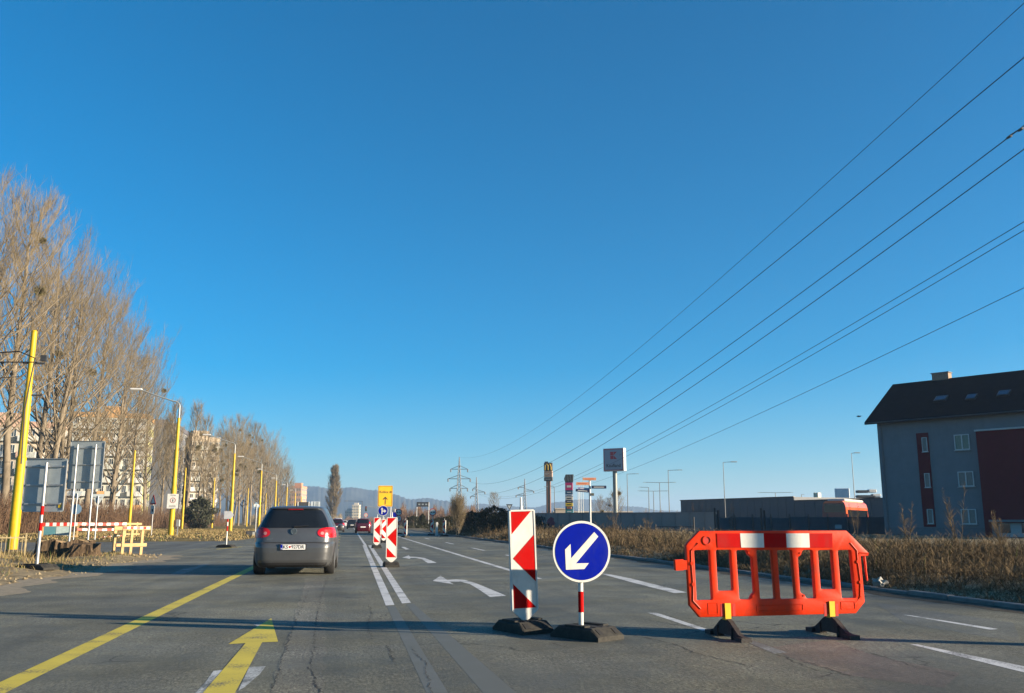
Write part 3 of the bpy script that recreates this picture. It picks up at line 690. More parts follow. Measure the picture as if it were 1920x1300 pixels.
sp.add(V, [(j * 15 + i, j * 15 + i + 1, (j + 1) * 15 + i + 1, (j + 1) * 15 + i) for j in range(3) for i in range(14)]); sp.build('roof_spoiler', M_grey, T, True)
for s in (-1, 1):
    rows = []
    for k in range(13):
        u = -1 + 2 * k / 12; z = .905 + .108 * u; xi = .68 - .18 * math.sqrt(max(0, 1 - (abs(u) ** 2.2))); rows.append((z, s * xi, s * ip(z, 1) * .992))
    L_ = patch('tail_light', rows, M_lamp, .014, 16)
    rows = []
    for k in range(9):
        u = -1 + 2 * k / 8; z = .89 + .036 * u; h = .036 * math.sqrt(max(0, 1 - u * u)); rows.append((z, s * (.60 - h), s * (.60 + h)))
    patch('reversing_lens', rows, M_lampc, .019, 8, L_)
    rows = []
    for k in range(9):
        u = -1 + 2 * k / 8; z = .915 + .07 * u; h = .055 * math.sqrt(max(0, 1 - u * u)); rows.append((z, s * (.735 - h), s * (.735 + h)))
    patch('bright_lens', rows, mat('tail_lamp_bright', (.75, .02, .012), .2, coat=.3), .018, 8, L_)
    side('side_window', [(1.04, .95, 2.85), (1.15, .95, 2.68), (1.26, .98, 2.5), (1.36, 1.1, 2.25)], M_glass, s)
    side('door_seam', [(.35, 1.45, 1.458), (.6, 1.45, 1.458), (.85, 1.45, 1.458), (1.02, 1.45, 1.458)], M_trim, s, .004, 2)
    mr = MB(); mr.lathe([(.02, 0), (.07, .03), (.085, .1), (.07, .15), (.02, .17)], 14, axis='y', c=(s * .93, 2.72, 1.0)); mr.build('door_mirror', M_grey, T, True)
    patch('tailgate_seam', [(z, s * (x - .006), s * x) for z, x in ((.70, .60), (.74, .645), (.80, .655), (.87, .645))], M_trim, .003, 3)
patch('tailgate_seam', [(.694, -.60, .60), (.704, -.60, .60)], M_trim, .004, 12)
patch('bumper_shade', [(.175, -.74, .74), (.22, -.78, .78), (.27, -.80, .80)], M_trim, .006, 20)  # black strip puts the shade low on the bumper into the colour
# number plate with blue band, shield and characters
yp = -.012
pl = MB(); pl.plate(rrect(.56, .135, .012), yp - .012, yp + .02); pl.build('plate_holder', M_trim, T, loc=(0, 0, .60))
pl = MB(); pl.plate(rrect(.52, .11, .01), yp - .016, yp - .0125); npl = pl.build('number_plate', M_platew, T, loc=(0, 0, .60))
MB().plate([(-.258, -.052), (-.215, -.052), (-.215, .052), (-.258, .052)], yp - .0185, yp - .0165).build('blue_band', M_blue, npl)
text('KS', .105, -.155, yp - .019, 0, M_text, npl, width=.1, bold=.001); text('927DR', .105, .1, yp - .019, 0, M_text, npl, width=.27, bold=.001); text('SK', .035, -.2365, yp - .0195, -.03, M_platew, npl)
MB().plate([(-.085, .022), (-.045, .022), (-.045, -.004), (-.065, -.026), (-.085, -.004)], yp - .0185, yp - .0165).build('red_shield', M_red, npl)
# round badge with V over W
yb = ry(0, .93) - .016
bd = MB(); bd.disc(.064, yb - .012, yb + .03, 32); bdo = bd.build('badge', mat('badge_dark', (.03, .035, .045), .3), T, loc=(0, 0, .93))
MB().ring(.052, .063, yb - .019, yb - .011, 32).build('badge_ring', M_chrome, bdo)
lt = MB()
def stroke(a, b, w_=.009):
    d = Vector((b[0] - a[0], b[1] - a[1])).normalized(); q = (-d.y * w_ / 2, d.x * w_ / 2); lt.plate([(a[0] + q[0], a[1] + q[1]), (b[0] + q[0], b[1] + q[1]), (b[0] - q[0], b[1] - q[1]), (a[0] - q[0], a[1] - q[1])], yb - .017, yb - .0125)
for a, b in (((-.02, .047), (0, .006)), ((.02, .047), (0, .006)), ((-.044, .026), (-.022, -.042)), ((-.022, -.042), (0, .0)), ((0, .0), (.022, -.042)), ((.022, -.042), (.044, .026))): stroke(a, b)
lt.build('badge_letters', M_chrome, bdo)
text('GOLF', .05, -.50, ry(.5, .765) - .006, .765, M_chrome, T, width=.13); text('TDI', .05, .50, ry(.5, .78) - .006, .78, M_chrome, T, width=.085)
wp = MB(); wp.tube([(0, ry(0, 1.0) - .015, 1.0), (.0, ry(0, 1.03) - .03, 1.03), (.30, ry(.3, 1.045) - .022, 1.05)], [.02, .012, .006], 6); wp.build('wiper', M_trim, T)
an = MB(); an.tube([(0, .62, 1.46), (-.005, .5, 1.56)], [.012, .004], 6); an.build('antenna', M_trim, T)
ex = MB(); ex.tube([(-.48, .06, .235), (-.48, .3, .235)], .025, 10); ex.build('exhaust', M_chrome, T)
ub = MB(); ub.box((0, 2.1, .235), (1.3, 3.4, .1)); ub.box((0, .62, .28), (1.2, .12, .12)); ub.build('underbody', M_trim, T)
# cars further up the road
def far_car(name, label, px, py, wd, hgt, colr, dark=.01, rzd=0, lamp=True, kindp=0, group='cars in the queue ahead'):
    k = wd / 1.76; q = hgt / 1.484
    P = [(z * q, w_ * k, a, b * .97, n_) for z, w_, a, b, n_ in GP]
    if kindp:  # upright tail
        P = [(z, w_ * (1 + .10 * max(0, z / hgt - .68)), a * .5, b * .85, n_) for z, w_, a, b, n_ in P]
    m = mat('car_paint_' + name + str(px), colr, .3, .2, var=.08, coat=.5)
    c = car(name, label, 'car', G(px, py), R(rzd), P, m, 0, group=group); ip = c['ip']; H = hgt / 1.484
    c['patch']('rear_window', [(z * H, -(ip(z * H, 1) - .1), ip(z * H, 1) - .1) for z in (1.0, 1.1, 1.25, 1.38)], M_glass, .01, 16)
    for s in (-1, 1):
        c['patch']('tail_light', [(z * H, s * (ip(z * H, 1) * .78), s * ip(z * H, 1) * .99) for z in ((.78, .86, .95, 1.02) if not kindp else (.7, .85, 1.0, 1.14))], M_lamp, .02, 6)
        c['side']('side_window', [(1.04 * H, .8, 2.6), (1.2 * H, .85, 2.4), (1.34 * H, 1.0, 2.1)], M_glass, s)
    MB().plate(rrect(.52, .11, .01), -.03, .0).build('number_plate', M_platew, c['t'], loc=(0, 0, .62 * H))
    return c
far_car('small_car', 'dark red small car in the right lane ahead', 680.5, 1000, 1.64, 1.48, (.07, .004, .008), kindp=1)
far_car('saloon_car', 'dark red car with white glare ahead of the grey hatchback', 631, 998, 1.76, 1.46, (.06, .005, .008))
far_car('estate_car', 'black estate car just left of the dark red small car', 660, 992, 1.78, 1.5, (.012, .013, .015))
far_car('white_car', 'white car in the far queue', 645, 988.5, 1.75, 1.45, (.7, .7, .68))
far_car('silver_car', 'silver car at the far end of the queue', 652, 987, 1.75, 1.45, (.35, .36, .37))
far_car('parked_van', 'white van at the far left road edge', 633.5, 990, 1.9, 1.9, (.55, .56, .57), kindp=1)
# ================================================================== YELLOW POLES AND LAMPS
M_py = mat('pole_yellow', (.56, .38, .006), .5, var=.14, scale=3, spec=.35, grime=.55, gscale=3, gstretch=(2, 2, .35), gcol=(.16, .10, .03))
M_pdirt = mat('pole_dirt', (.10, .08, .05), .9)
M_lampg = mat('lamp_grey', (.34, .35, .33), .5, .4)
def yellow_pole(x, y, h, label, lamp=0, lean=0, thick=1.0, fat=0, zb=0):
    t = thing('tram_pole', label, 'pole', (x, y, zb), 0, 'yellow poles along the tram strip'); r = .19 * thick
    mb = MB(); mb.tube([(0, 0, 0), (0, 0, h * .42)], [r, r * .96], 16); mb.tube([(0, 0, h * .42), (0, 0, h * .43), (0, 0, h * .72)], [r * .96, r * .76, r * .73], 16); mb.tube([(0, 0, h * .72), (0, 0, h * .73), (0, 0, h)], [r * .73, r * .60, r * .56], 16)
    mb.build('shaft', M_py, t, True)
    MB().lathe([(r * .6, 0), (r * .45, .05), (r * .1, .07)], 14, c=(0, 0, h)).build('cap', M_py, t, True)
    MB().lathe([(r * 1.35, 0), (r * 1.35, .1), (r * 1.02, .16)], 16).build('collar', M_pdirt, t, True)
    if lamp:
        P = [(0, 0, h), (0, 0, h + .9)]
        for k in range(1, 6): a = R(90 * k / 5); P.append((lamp * (.45 * (1 - math.cos(a))), -.0, h + .9 + .35 * math.sin(a)))
        P += [(lamp * 1.6, 0, h + 1.62), (lamp * 2.7, 0, h + 2.0)]
        a_ = MB(); a_.tube(P, [.07, .06, .055, .052, .05, .05, .05, .045, .042], 10); a_.build('lamp_arm', M_lampg, t, True)
        hd = MB(); hd.cbox((lamp * 3.05, 0, h + 2.05), (.85, .3, .14), .05); hd.build('lamp_head', mat('lamp_white', (.62, .62, .6), .4), t)
        dv = MB(); dv.cbox((lamp * 3.1, 0, h + 1.975), (.55, .22, .03), .01); dv.build('diffuser', mat('lamp_diffuser', (.5, .5, .48), .2), t)
    t.rotation_euler = (0, R(lean), 0)
    return t
XP = lambda px, y: y * ray(px, 990).x / ray(px, 990).y
pa = yellow_pole(XP(27, 36), 36, 8.15, 'nearest thick yellow pole with black cables at the left edge', lean=.0, thick=.95)
cb = MB(); cb.tube([(-6, .5, 6.75), (-2.5, .2, 7.2), (-.4, -.2, 7.35), (.2, -.28, 7.1), (.12, -.27, 6.3), (.03, -.27, 5.2), (.1, -.28, 3.2)], .025, 6); cb.tube([(-6, .5, 6.6), (-2, .1, 6.95), (.3, -.28, 6.95)], .022, 6); cb.tube([(-4, 0, 6.1), (-.3, -.2, 6.4)], .014, 6)
cb.build('cable', M_trim, pa); cl = MB(); cl.box((.1, 0, 6.95), (.75, .1, .06)); cl.box((.18, 0, 5.75), (.6, .08, .05)); cl.box((.42, 0, 7.15), (.2, .16, .22)); cl.build('bracket', M_dk, pa)
pass
pb = yellow_pole(XP(321, 68), 68, 8.4, 'yellow lamp pole carrying the small white warning board', lamp=-1)
LB = ['third yellow lamp pole, right of the small arrow sign', 'fourth yellow lamp pole, behind the diamond-shaped sign', 'fifth yellow lamp pole, half hidden by the grey hatchback', 'sixth small yellow lamp pole behind the hatchback roof', 'seventh small yellow lamp pole before the orange house block', 'farthest thin yellow lamp pole near the columnar poplar']
for i, (px, y) in enumerate(((432, 103), (485, 137), (514, 170), (535, 204), (551, 240), (563, 280))):
    yellow_pole(XP(px, y), y, 8.4, LB[i], lamp=-1)
LF = ['plain yellow pole above the right wooden trestle', 'plain yellow pole just right of the warning board pole', 'plain yellow pole in front of the dark green shrub', 'plain yellow pole left of the diamond-shaped sign', 'thin plain yellow pole right of the diamond-shaped sign', 'farthest plain yellow pole of the rear row']
for i, (px, y) in enumerate(((242, 99), (341, 130), (397, 158), (462, 205), (496, 242), (520, 290))):
    yellow_pole(XP(px, y), y, 8.3, LF[i], thick=.8)
# warning board on that pole
wb = thing('warning_board', 'white POZOR warning board with red ring on yellow pole', 'sign', (pb.location.x, pb.location.y - .27, 0), R(4))
z1, z0_ = at(325, 929, 68).z, at(322, 955, 68).z; zc = (z0_ + z1) / 2; hh = z1 - z0_; ww = .74
MB().plate(rrect(ww, hh, .03), -.02, .0).build('board', M_plw, wb, loc=(.03, 0, zc))
MB().ring(.15, .185, -.028, -.021, 30).build('red_ring', mat('sign_dark_red', (.25, .02, .02), .4), wb, loc=(.03, 0, zc + .06))
text('POZOR', .13, .03, -.026, zc + .4, M_text, wb, width=.34); fg = MB(); fg.disc(.035, -.026, -.0215, 14, c=(.03, zc + .13)); fg.plate([(-.01, zc + .08), (.07, zc + .08), (.06, zc - .04), (0, zc - .04)], -.026, -.0215); fg.build('figure_symbol', M_text, wb); q = MB(); q.box((.03, -.024, zc - .32), (.4, .006, .03)); q.box((.03, -.024, zc - .39), (.44, .006, .025)); q.build('small_print', M_text, wb)
mt = thing('meter_box', 'small grey meter box at the foot of the lamp pole', 'box', (pb.location.x + .45, pb.location.y - .1, 0))
MB().cbox((0, 0, 1.05), (.26, .2, .5), .03).build('case', M_lampg, mt); MB().box((0, 0, .4), (.06, .06, .82)).build('post', M_galv, mt)

# ================================================================== LEFT SIGNS
def sign_back(name, label, base, rz, w_, h_, zc, poles, base_plate=False, bands=None, sticker=False):
    t = thing(name, label, 'traffic sign', base, rz)
    MB().plate(rrect(w_, h_, .05), -.0, .012).build('panel', M_al, t, loc=(0, 0, zc))
    fr = MB()
    for s in (-1, 1): fr.box((s * (w_ / 2 - .006), -.012, zc), (.014, .026, h_ - .1)); fr.box((0, -.012, zc + s * (h_ / 2 - .006)), (w_ - .1, .026, .014))
    fr.build('folded_edge', M_galv, t)
    for f in (-.35, 0, .35): MB().box((0, -.02, zc + f * h_), (w_ * .86, .03, .035)).build('rail', M_galv, t)
    for x in poles: pole(t, zc + h_ * .42, .035, bands, M_galv, x=x, y=-.072, z0=-.1 if not base_plate else .04)
    if sticker: MB().box((w_ * .41, -.006, zc - h_ * .38), (.07, .008, .11)).build('yellow_sticker', M_yel, t)
    if base_plate: rubber_base(t, .86, .46).rotation_euler = (0, 0, R(75))
    return t
p = G(68, 1074); dl = p.dot(FW); p.z = .07
zz = lambda px, py, d: at(px, py, d).z
sign_back('sign_seen_from_behind', 'back of a grey sign on a red-white pole in a rubber foot', p, R(-14), 1.0, zz(82, 860, dl) - zz(82, 960, dl), (zz(82, 860, dl) + zz(82, 960, dl)) / 2 - .07, (0.04,), True, [(1.22, 1.42), (.86, 1.04)], True)
p = G(147, 1036); dl = p.dot(FW); p.z = .1
sign_back('sign_seen_from_behind', 'back of a larger grey sign on two poles behind the stump', p, R(-13), 1.36, zz(165, 827, dl) - zz(165, 917, dl), (zz(165, 827, dl) + zz(165, 917, dl)) / 2 - .1, (-.36, .36))
tri = [(-.42, .36), (.42, .36), (0, -.36)]
def round_tri(s=1): return [(x * s, z * s) for x, z in [(-.40, .37), (-.43, .33), (-.03, -.36), (.03, -.36), (.43, .33), (.40, .37)]]
p = G(176, 1030); dl = p.dot(FW); t = thing('give_way_sign', 'back of a triangular give-way sign right of the two-pole sign', 'traffic sign', p, R(12))
zc = zz(186, 937, dl); MB().plate(round_tri(.62), 0, .012).build('panel', M_al, t, loc=(0, 0, zc)); pole(t, zc + .15, .028, y=-.04); MB().box((0, -.015, zc + .1), (.3, .03, .03)).build('clamp', M_galv, t)
p = C(140, 47); t = thing('double_sign', 'two sign backs on one pole between the poles of the large sign', 'traffic sign', p, R(10)); zc = zz(148, 929, 47)
MB().plate(round_tri(.55), 0, .012).build('upper_panel', M_al, t, loc=(0, 0, zc)); MB().disc(.26, 0, .012, 30).build('lower_panel', mat('sign_back_blue', (.10, .17, .25), .5), t, loc=(0, 0, zz(146, 955, 47))); pole(t, zc + .1, .028, y=-.04)
p = C(284, 66); t = thing('triangle_sign', 'narrow red triangle sign with white plate left of the warning board', 'traffic sign', p, R(-50)); zc = zz(292, 937, 66)
MB().plate([(x, -z) for x, z in round_tri(.95)], -.012, 0).build('red_panel', M_red, t, loc=(0, 0, zc)); MB().plate([(x, -z - .03) for x, z in round_tri(.62)], -.016, -.013).build('white_panel', M_refw, t, loc=(0, 0, zc)); MB().plate(rrect(.5, .6, .03), -.012, 0).build('plate', M_plw, t, loc=(0, 0, zz(291, 956, 66))); MB().plate(rrect(.2, .2, .02), -.018, -.013).build('plate_symbol', M_text, t, loc=(0, 0, zz(291, 957, 66))); pole(t, zc, .03, y=.04)
p = G(424, 1027); t = thing('arrow_plate_sign', 'small white arrow plate on a red-white pole with black foot', 'traffic sign', p, R(-4)); dl = p.dot(FW); zc = zz(428, 966, dl)
MB().plate([(-.2, -.17), (.1, -.17), (.23, 0), (.1, .17), (-.2, .17)], -.05, -.035).build('arrow_plate', mat('grey_white_plate', (.5, .51, .52), .5), t, loc=(.04, 0, zc)); pole(t, zc + .15, .03, [(.72, .95), (1.13, 1.32)], M_plw); rubber_base(t, .8, .42).rotation_euler = (0, 0, R(70))
p = G(478, 1008); t = thing('diamond_sign', 'grey-blue diamond-shaped sign back on a thin pole left of the hatchback', 'traffic sign', p, R(20)); dl = p.dot(FW); zc = zz(482, 949, dl)
MB().plate([(-.3, 0), (0, -.3), (.3, 0), (0, .3)], 0, .015).build('panel', mat('sign_back_blue', (.10, .17, .25), .5), t, loc=(-.02, 0, zc)); MB().plate([(-.26, -.05), (.1, -.05), (.1, .14), (-.26, .14)], -.02, -.0).build('mount', M_al, t, loc=(.05, 0, zc)); pole(t, zc + .1, .03, y=-.045)
p = G(470, 1007); t = thing('planter_box', 'dark box at the lawn corner beside the diamond sign', 'box', p, R(10))
MB().cbox((0, 0, .22), (.75, .5, .44), .04).build('case', M_dk, t); MB().box((.2, -.26, .22), (.2, .02, .3)).build('panel', M_lampg, t)

# stump
M_bark = mat('stump_bark', (.06, .044, .030), .95, var=.55, scale=5, bump=1, bscale=12, c2=(.15, .105, .065), stretch=(3, 3, .8), spec=.1)
M_cut = mat('cut_wood', (.42, .28, .13), .8, var=.3, scale=6)
p = G(112, 1050); st = thing('tree_stump', 'wide dark sawn tree stump below the grey sign backs', 'stump', (p.x, p.y + .6, .02))
random.seed(3); N = 56; prof = [1 + .10 * math.sin(i * .9) + .13 * random.uniform(-1, 1) for i in range(N)]; rows = [(0, 1.12), (.12, 1.03), (.3, .98), (.46, .97), (.53, .93)]; vs = []
for z, k in rows:
    for i in range(N):
        a = 2 * math.pi * i / N; f = k * prof[i] + .02 * random.uniform(-1, 1); vs.append((.78 * f * math.cos(a), .62 * f * math.sin(a), z + (.05 * math.sin(i * .7) if z > .4 else 0)))
mb = MB(); mb.add(vs, [(r * N + i, r * N + (i + 1) % N, (r + 1) * N + (i + 1) % N, (r + 1) * N + i) for r in range(4) for i in range(N)]); mb.build('bark', M_bark, st)
mb = MB(); mb.add([(.71 * prof[i] * math.cos(2 * math.pi * i / N), .57 * prof[i] * math.sin(2 * math.pi * i / N), .515 + .05 * math.sin(i * .7)) for i in range(N)] + [(0, 0, .5)], [(i, (i + 1) % N, N) for i in range(N)]); mb.build('cut_top', M_cut, st)
p = G(148, 1052); st2 = thing('broken_stump', 'smaller splintered stump piece joined beside the wide stump', 'stump', (p.x, p.y + .5, .02)); mb = MB(); vs = []
for z, k in ((0, 1.15), (.2, 1), (.38, .8)):
    for i in range(24): a = 2 * math.pi * i / 24; f = k * (1 + .2 * random.uniform(-1, 1)); vs.append((.5 * f * math.cos(a), .4 * f * math.sin(a), z * (1 + .35 * random.uniform(-1, 1)) if z else 0))
mb.add(vs, [(r * 24 + i, r * 24 + (i + 1) % 24, (r + 1) * 24 + (i + 1) % 24, (r + 1) * 24 + i) for r in range(2) for i in range(24)] + [tuple(range(48, 72))]); mb.build('bark', M_bark, st2)
# low bar fence, far left
p0, p1 = G(-60, 1052), G(45, 1050); L_ = (p1 - p0).length; fz = math.atan2(p1.y - p0.y, p1.x - p0.x)
M_fen = mat('fence_old_paint', (.30, .24, .12), .7, var=.3)
fe = thing('bar_fence', 'low old metal bar fence at the far left edge', 'fence', p0, fz)
bmq = MB().tube([(0, 0, .05), (0, 0, .72)], .011, 6).mesh('bar', M_fen)
for i in range(int(L_ / .11)): inst(bmq, 'bar', fe, (.05 + i * .11, 0, 0))
for z in (.12, .66): MB().box((L_ / 2, 0, z), (L_, .03, .035)).build('rail', M_fen, fe)
for x in (0, L_): MB().box((x, 0, .4), (.05, .05, .8)).build('post', M_fen, fe)
# wooden trestles and tape
M_wood = mat('raw_plank', (.50, .32, .13), .7, var=.25, scale=4, stretch=(1, 1, 6))
M_tape = mat('tape_white', (.72, .70, .66), .45, var=.1); M_taper = mat('tape_red', (.58, .04, .02), .45, var=.1)
def trestle(label, pl, pr, h, legs, boards, group='wooden trestles with tape'):
    d = pr - pl; L_ = d.length; t = thing('wooden_trestle', label, 'barrier', pl, math.atan2(d.y, d.x), group)
    for x, y in legs(L_): MB().box((x, y, h / 2 - .03), (.085, .07, h), ry=.02).build('leg', M_wood, t)
    for x0, x1, y, z, w_ in boards(L_): MB().box(((x0 + x1) / 2, y, z), (x1 - x0, .03, w_)).build('board', M_wood, t)
    return t
ta = trestle('right wooden trestle at the end of the tape', C(233, 30.6), C(268, 31.0), 1.02, lambda L: [(0, 0), (L, 0), (.05, 1.0), (L, 1.0)], lambda L: [(-.05, L + .25, -.055, .93, .13), (-.05, L + .15, -.055, .38, .11), (.0, L + .55, .95, .92, .12), (.1, L + .5, .95, .36, .1)])
tb = trestle('left wooden trestle in front of the teal box', C(81, 59), C(146, 59.5), 1.12, lambda L: [(0, 0), (L, 0)], lambda L: [(-.08, L + .1, -.055, .93, .17), (L - .4, L + .1, -.055, .22, .08)])
tc = trestle('far wooden trestle behind the right one, holding the tape ends', C(236, 62.5), C(257, 63), 1.14, lambda L: [(0, 0), (L, 0)], lambda L: [(-.1, L + .3, -.055, 1.0, .14), (-.1, L + .2, -.055, .32, .1)])
def tape(label, a, b, sag, wd, n=30):
    t = thing('barrier_tape', label, 'tape', a, 0); d = b - a; hz = Vector((d.x, d.y, 0)).normalized()
    for i in range(n):
        q0 = d * (i / n); q1 = d * ((i + 1) / n); q0 = q0 - Vector((0, 0, 4 * sag * (i / n) * (1 - i / n))); q1 = q1 - Vector((0, 0, 4 * sag * ((i + 1) / n) * (1 - (i + 1) / n)))
        k = Vector((hz.y, -hz.x, 0)) * (.012 * math.sin(i * 1.3)); u = Vector((0, 0, wd))
        MB().add([q0, q1, q1 + u + k, q0 + u + k, q0 + Vector((hz.y, -hz.x, 0)) * -.004, q1 + Vector((hz.y, -hz.x, 0)) * -.004, q1 + u + k + Vector((hz.y, -hz.x, 0)) * -.004, q0 + u + k + Vector((hz.y, -hz.x, 0)) * -.004], [(0, 1, 2, 3), (7, 6, 5, 4), (0, 4, 5, 1), (3, 2, 6, 7)]).build('white_band' if i % 2 else 'red_band', M_tape if i % 2 else M_taper, t)
    return t
ua = lambda t, x, y, z: t.matrix_basis @ Vector((x, y, z))
LA = (C(268, 31.0) - C(233, 30.6)).length; LBm = (C(146, 59.5) - C(81, 59)).length
tape('upper red and white tape between the two wooden trestles', ua(tb, LBm, -.08, .92), ua(tc, 0, -.08, .92), .02, .17, 12)
tape('middle twisted red and white tape between the wooden trestles', ua(tb, LBm, -.08, .60), ua(tc, 0, -.08, .62), .06, .14, 10)
tape('low red and white tape near the side street', ua(tb, LBm, -.08, .05), ua(tc, 0, -.08, .2), .03, .09, 16)
tape('red and white tape wrapped along the left trestle', ua(tb, -.05, -.085, .86), ua(tb, LBm, -.085, .88), .0, .22, 10)
tape('short red and white tape on the right trestle', ua(ta, -.03, -.085, .90), ua(ta, LA + .2, -.085, .89), .0, .08, 8)
p = C(105, 62); t = thing('utility_box', 'teal utility box behind the left wooden trestle', 'box', p, R(12)); M_teal = mat('teal_paint', (.09, .20, .22), .5, var=.15)
t.scale = (1.15, 1, .85); MB().cbox((0, 0, .55), (1.5, .6, 1.1), .03).build('case', M_teal, t); MB().box((-.36, -.31, .52), (.7, .02, .9)).build('door', mat('teal_door', (.06, .17, .20), .45), t); MB().box((.38, -.31, .52), (.66, .02, .9)).build('door', mat('teal_pale', (.28, .36, .36), .5), t)

# ================================================================== CENTRE SIGNS
def stand_sign(name, label, px, d, rz=0): return thing(name, label, 'traffic sign', C(px, d), rz)
D = 60; t = stand_sign('direction_sign', 'yellow Košice direction sign with upward arrow on two poles', 721, D, R(4)); zt, zb_ = zz(721, 911, D), zz(721, 950, D); W = 28 * D / 1731 * .98; zc = (zt + zb_) / 2; Hh = zt - zb_
M_sy = mat('sign_yellow', (.80, .44, .01), .4, var=.08, scale=3)
MB().plate(rrect(W, Hh, .05), -.02, 0).build('panel', M_sy, t, loc=(0, 0, zc))
fr = MB()
for s in (-1, 1): fr.box((s * (W / 2 - .045), -.023, zc), (.022, .006, Hh - .09)); fr.box((0, -.0235, zc + s * (Hh / 2 - .045)), (W - .09, .006, .022))
fr.build('black_border', M_text, t)
text('Košice', .22, -.1, -.024, zc + .26, M_text, t, width=.56, bold=.004)
ic = MB(); ic.ring(.05, .07, -.026, -.021, 20, c=(.33, zc + .26)); ic.box((.33, -.0235, zc + .26), (.15, .005, .02)); ic.box((.33, -.0235, zc + .26), (.02, .006, .15)); ic.build('symbol', M_text, t)
MB().plate([(-.03, -.5), (.03, -.5), (.03, -.1), (.13, -.2), (.16, -.14), (0, .02), (-.16, -.14), (-.13, -.2), (-.03, -.1)], -.026, -.0205).build('arrow', M_text, t, loc=(0, 0, zc - .05))
for x in (-.12, .38): pole(t, zt - .1, .035, None, M_galv, x=x, y=.05)
zc2 = zz(718, 958, D); bs = thing('blue_direction_sign', 'round blue straight-or-right arrow sign under the yellow sign', 'traffic sign', C(717.5, D - .25), R(-6))
MB().disc(.33, -.02, -.005, 36).build('white_rim', M_refw, bs, loc=(0, 0, zc2)); MB().disc(.30, -.025, -.0205, 36).build('blue_face', M_blue, bs, loc=(0, 0, zc2))
ar = MB(); ar.plate([(-.1, -.22), (-.03, -.22), (-.03, .08), (.03, .08), (-.065, .21), (-.16, .08), (-.1, .08)], -.029, -.0255); ar.plate([(-.03, -.07), (.08, -.07), (.08, -.14), (.22, -.02), (.08, .1), (.08, .02), (-.03, .02)], -.0288, -.0255); ar.build('white_arrows', M_refw, bs, loc=(0, 0, zc2)); pole(bs, zc2 + .2, .03, None, M_plw, y=.03)
def round_sign(name, label, px, pys, d, sym, bands=True, rz=0, r=.33):
    t = stand_sign(name, label, px, d, rz); top = 0
    for k, py in enumerate(pys):
        zc = zz(px, py, d); top = max(top, zc)
        MB().disc(r, -.03, -.012, 34).build('red_rim', mat('faded_sign_red', (.55, .06, .05), .45), t, loc=(0, 0, zc)); f = MB().disc(r * .76, -.034, -.0305, 34).build('white_face', M_refw, t, loc=(0, 0, zc))
        if sym[k] == 'cars':
            q = MB()
            for s in (-1, 1): q.plate([(s * .04, -.06), (s * .19, -.06), (s * .19, .0), (s * .15, .05), (s * .08, .05), (s * .04, .0)], -.038, -.0345)
            q.build('car_symbols', M_text, t, loc=(0, 0, zc))
        else: text(sym[k], .3, 0, -.037, zc, M_text, t, bold=.004)
    pole(t, top + .2, .032, [(.35, .6), (.85, 1.1), (1.35, 1.6)] if bands else None, M_plw if bands else M_galv); 
    if bands: rubber_base(t, .8, .4).rotation_euler = (0, 0, R(80))
    return t
round_sign('round_signs', 'two stacked round red-rimmed signs on a striped pole', 747, (961, 972.5), 88, ('cars', '50'), rz=R(-5))
round_sign('no_overtaking_sign', 'single round red-rimmed no-overtaking sign before the evergreens', 811, (960.5,), 82, ('cars',), False, R(-8))
round_sign('far_round_sign', 'tiny round red-rimmed sign beside the distant red car', 685.5, (966,), 150, ('50',), False, R(-5))
t = stand_sign('blue_sign', 'small blue rectangular sign behind the yellow sign', 740, 110, R(-6)); MB().plate(rrect(.85, .75, .04), -.02, 0).build('panel', M_blue, t, loc=(0, 0, zz(740, 967, 110))); pole(t, zz(740, 967, 110), .035, y=.05)
t = stand_sign('marker_post', 'short pale marker post between the right delineators', 819, 76); MB().cbox((0, 0, .55), (.2, .12, 1.1), .03).build('post', M_plw, t)
t = thing('give_way_sign', 'dark back of a give-way sign behind the nearest delineator', 'traffic sign', C(955, 58), R(-5)); zc = zz(955.5, 951, 58); MB().plate(round_tri(.47), -.012, 0).build('panel', M_dk, t, loc=(0, 0, zc)); MB().plate(round_tri(.27), -.016, -.0125).build('inner_panel', M_al, t, loc=(0, 0, zc)); pole(t, zc + .1, .028, None, M_dk, y=.04)
# backs of boards beyond the hatchback
t = stand_sign('billboard', 'dark billboard back above the hatchback roof', 567, 130, R(5)); W = 20 * 130 / 1731; MB().plate(rrect(W, 1.25, .03), 0, .05).build('panel', M_dk, t, loc=(0, 0, zz(567, 950, 130)))
for x in (-W / 2, W / 2): pole(t, zz(567, 941, 130), .06, x=x)
t = stand_sign('white_board', 'pale ribbed board right of the dark billboard', 590, 132, R(4)); W = 17 * 132 / 1731
MB().plate(rrect(W, 1.25, .03), 0, .05).build('panel', mat('pale_blue_board', (.42, .48, .52), .5), t, loc=(0, 0, zz(590, 949, 132)))
for x in (-.2, .15, .4): MB().box((x, -.03, zz(590, 949, 132)), (.08, .05, 1.2)).build('rib', M_al, t)
for x in (-W / 3, W / 3): pole(t, zz(590, 949, 132), .06, x=x, y=.08)
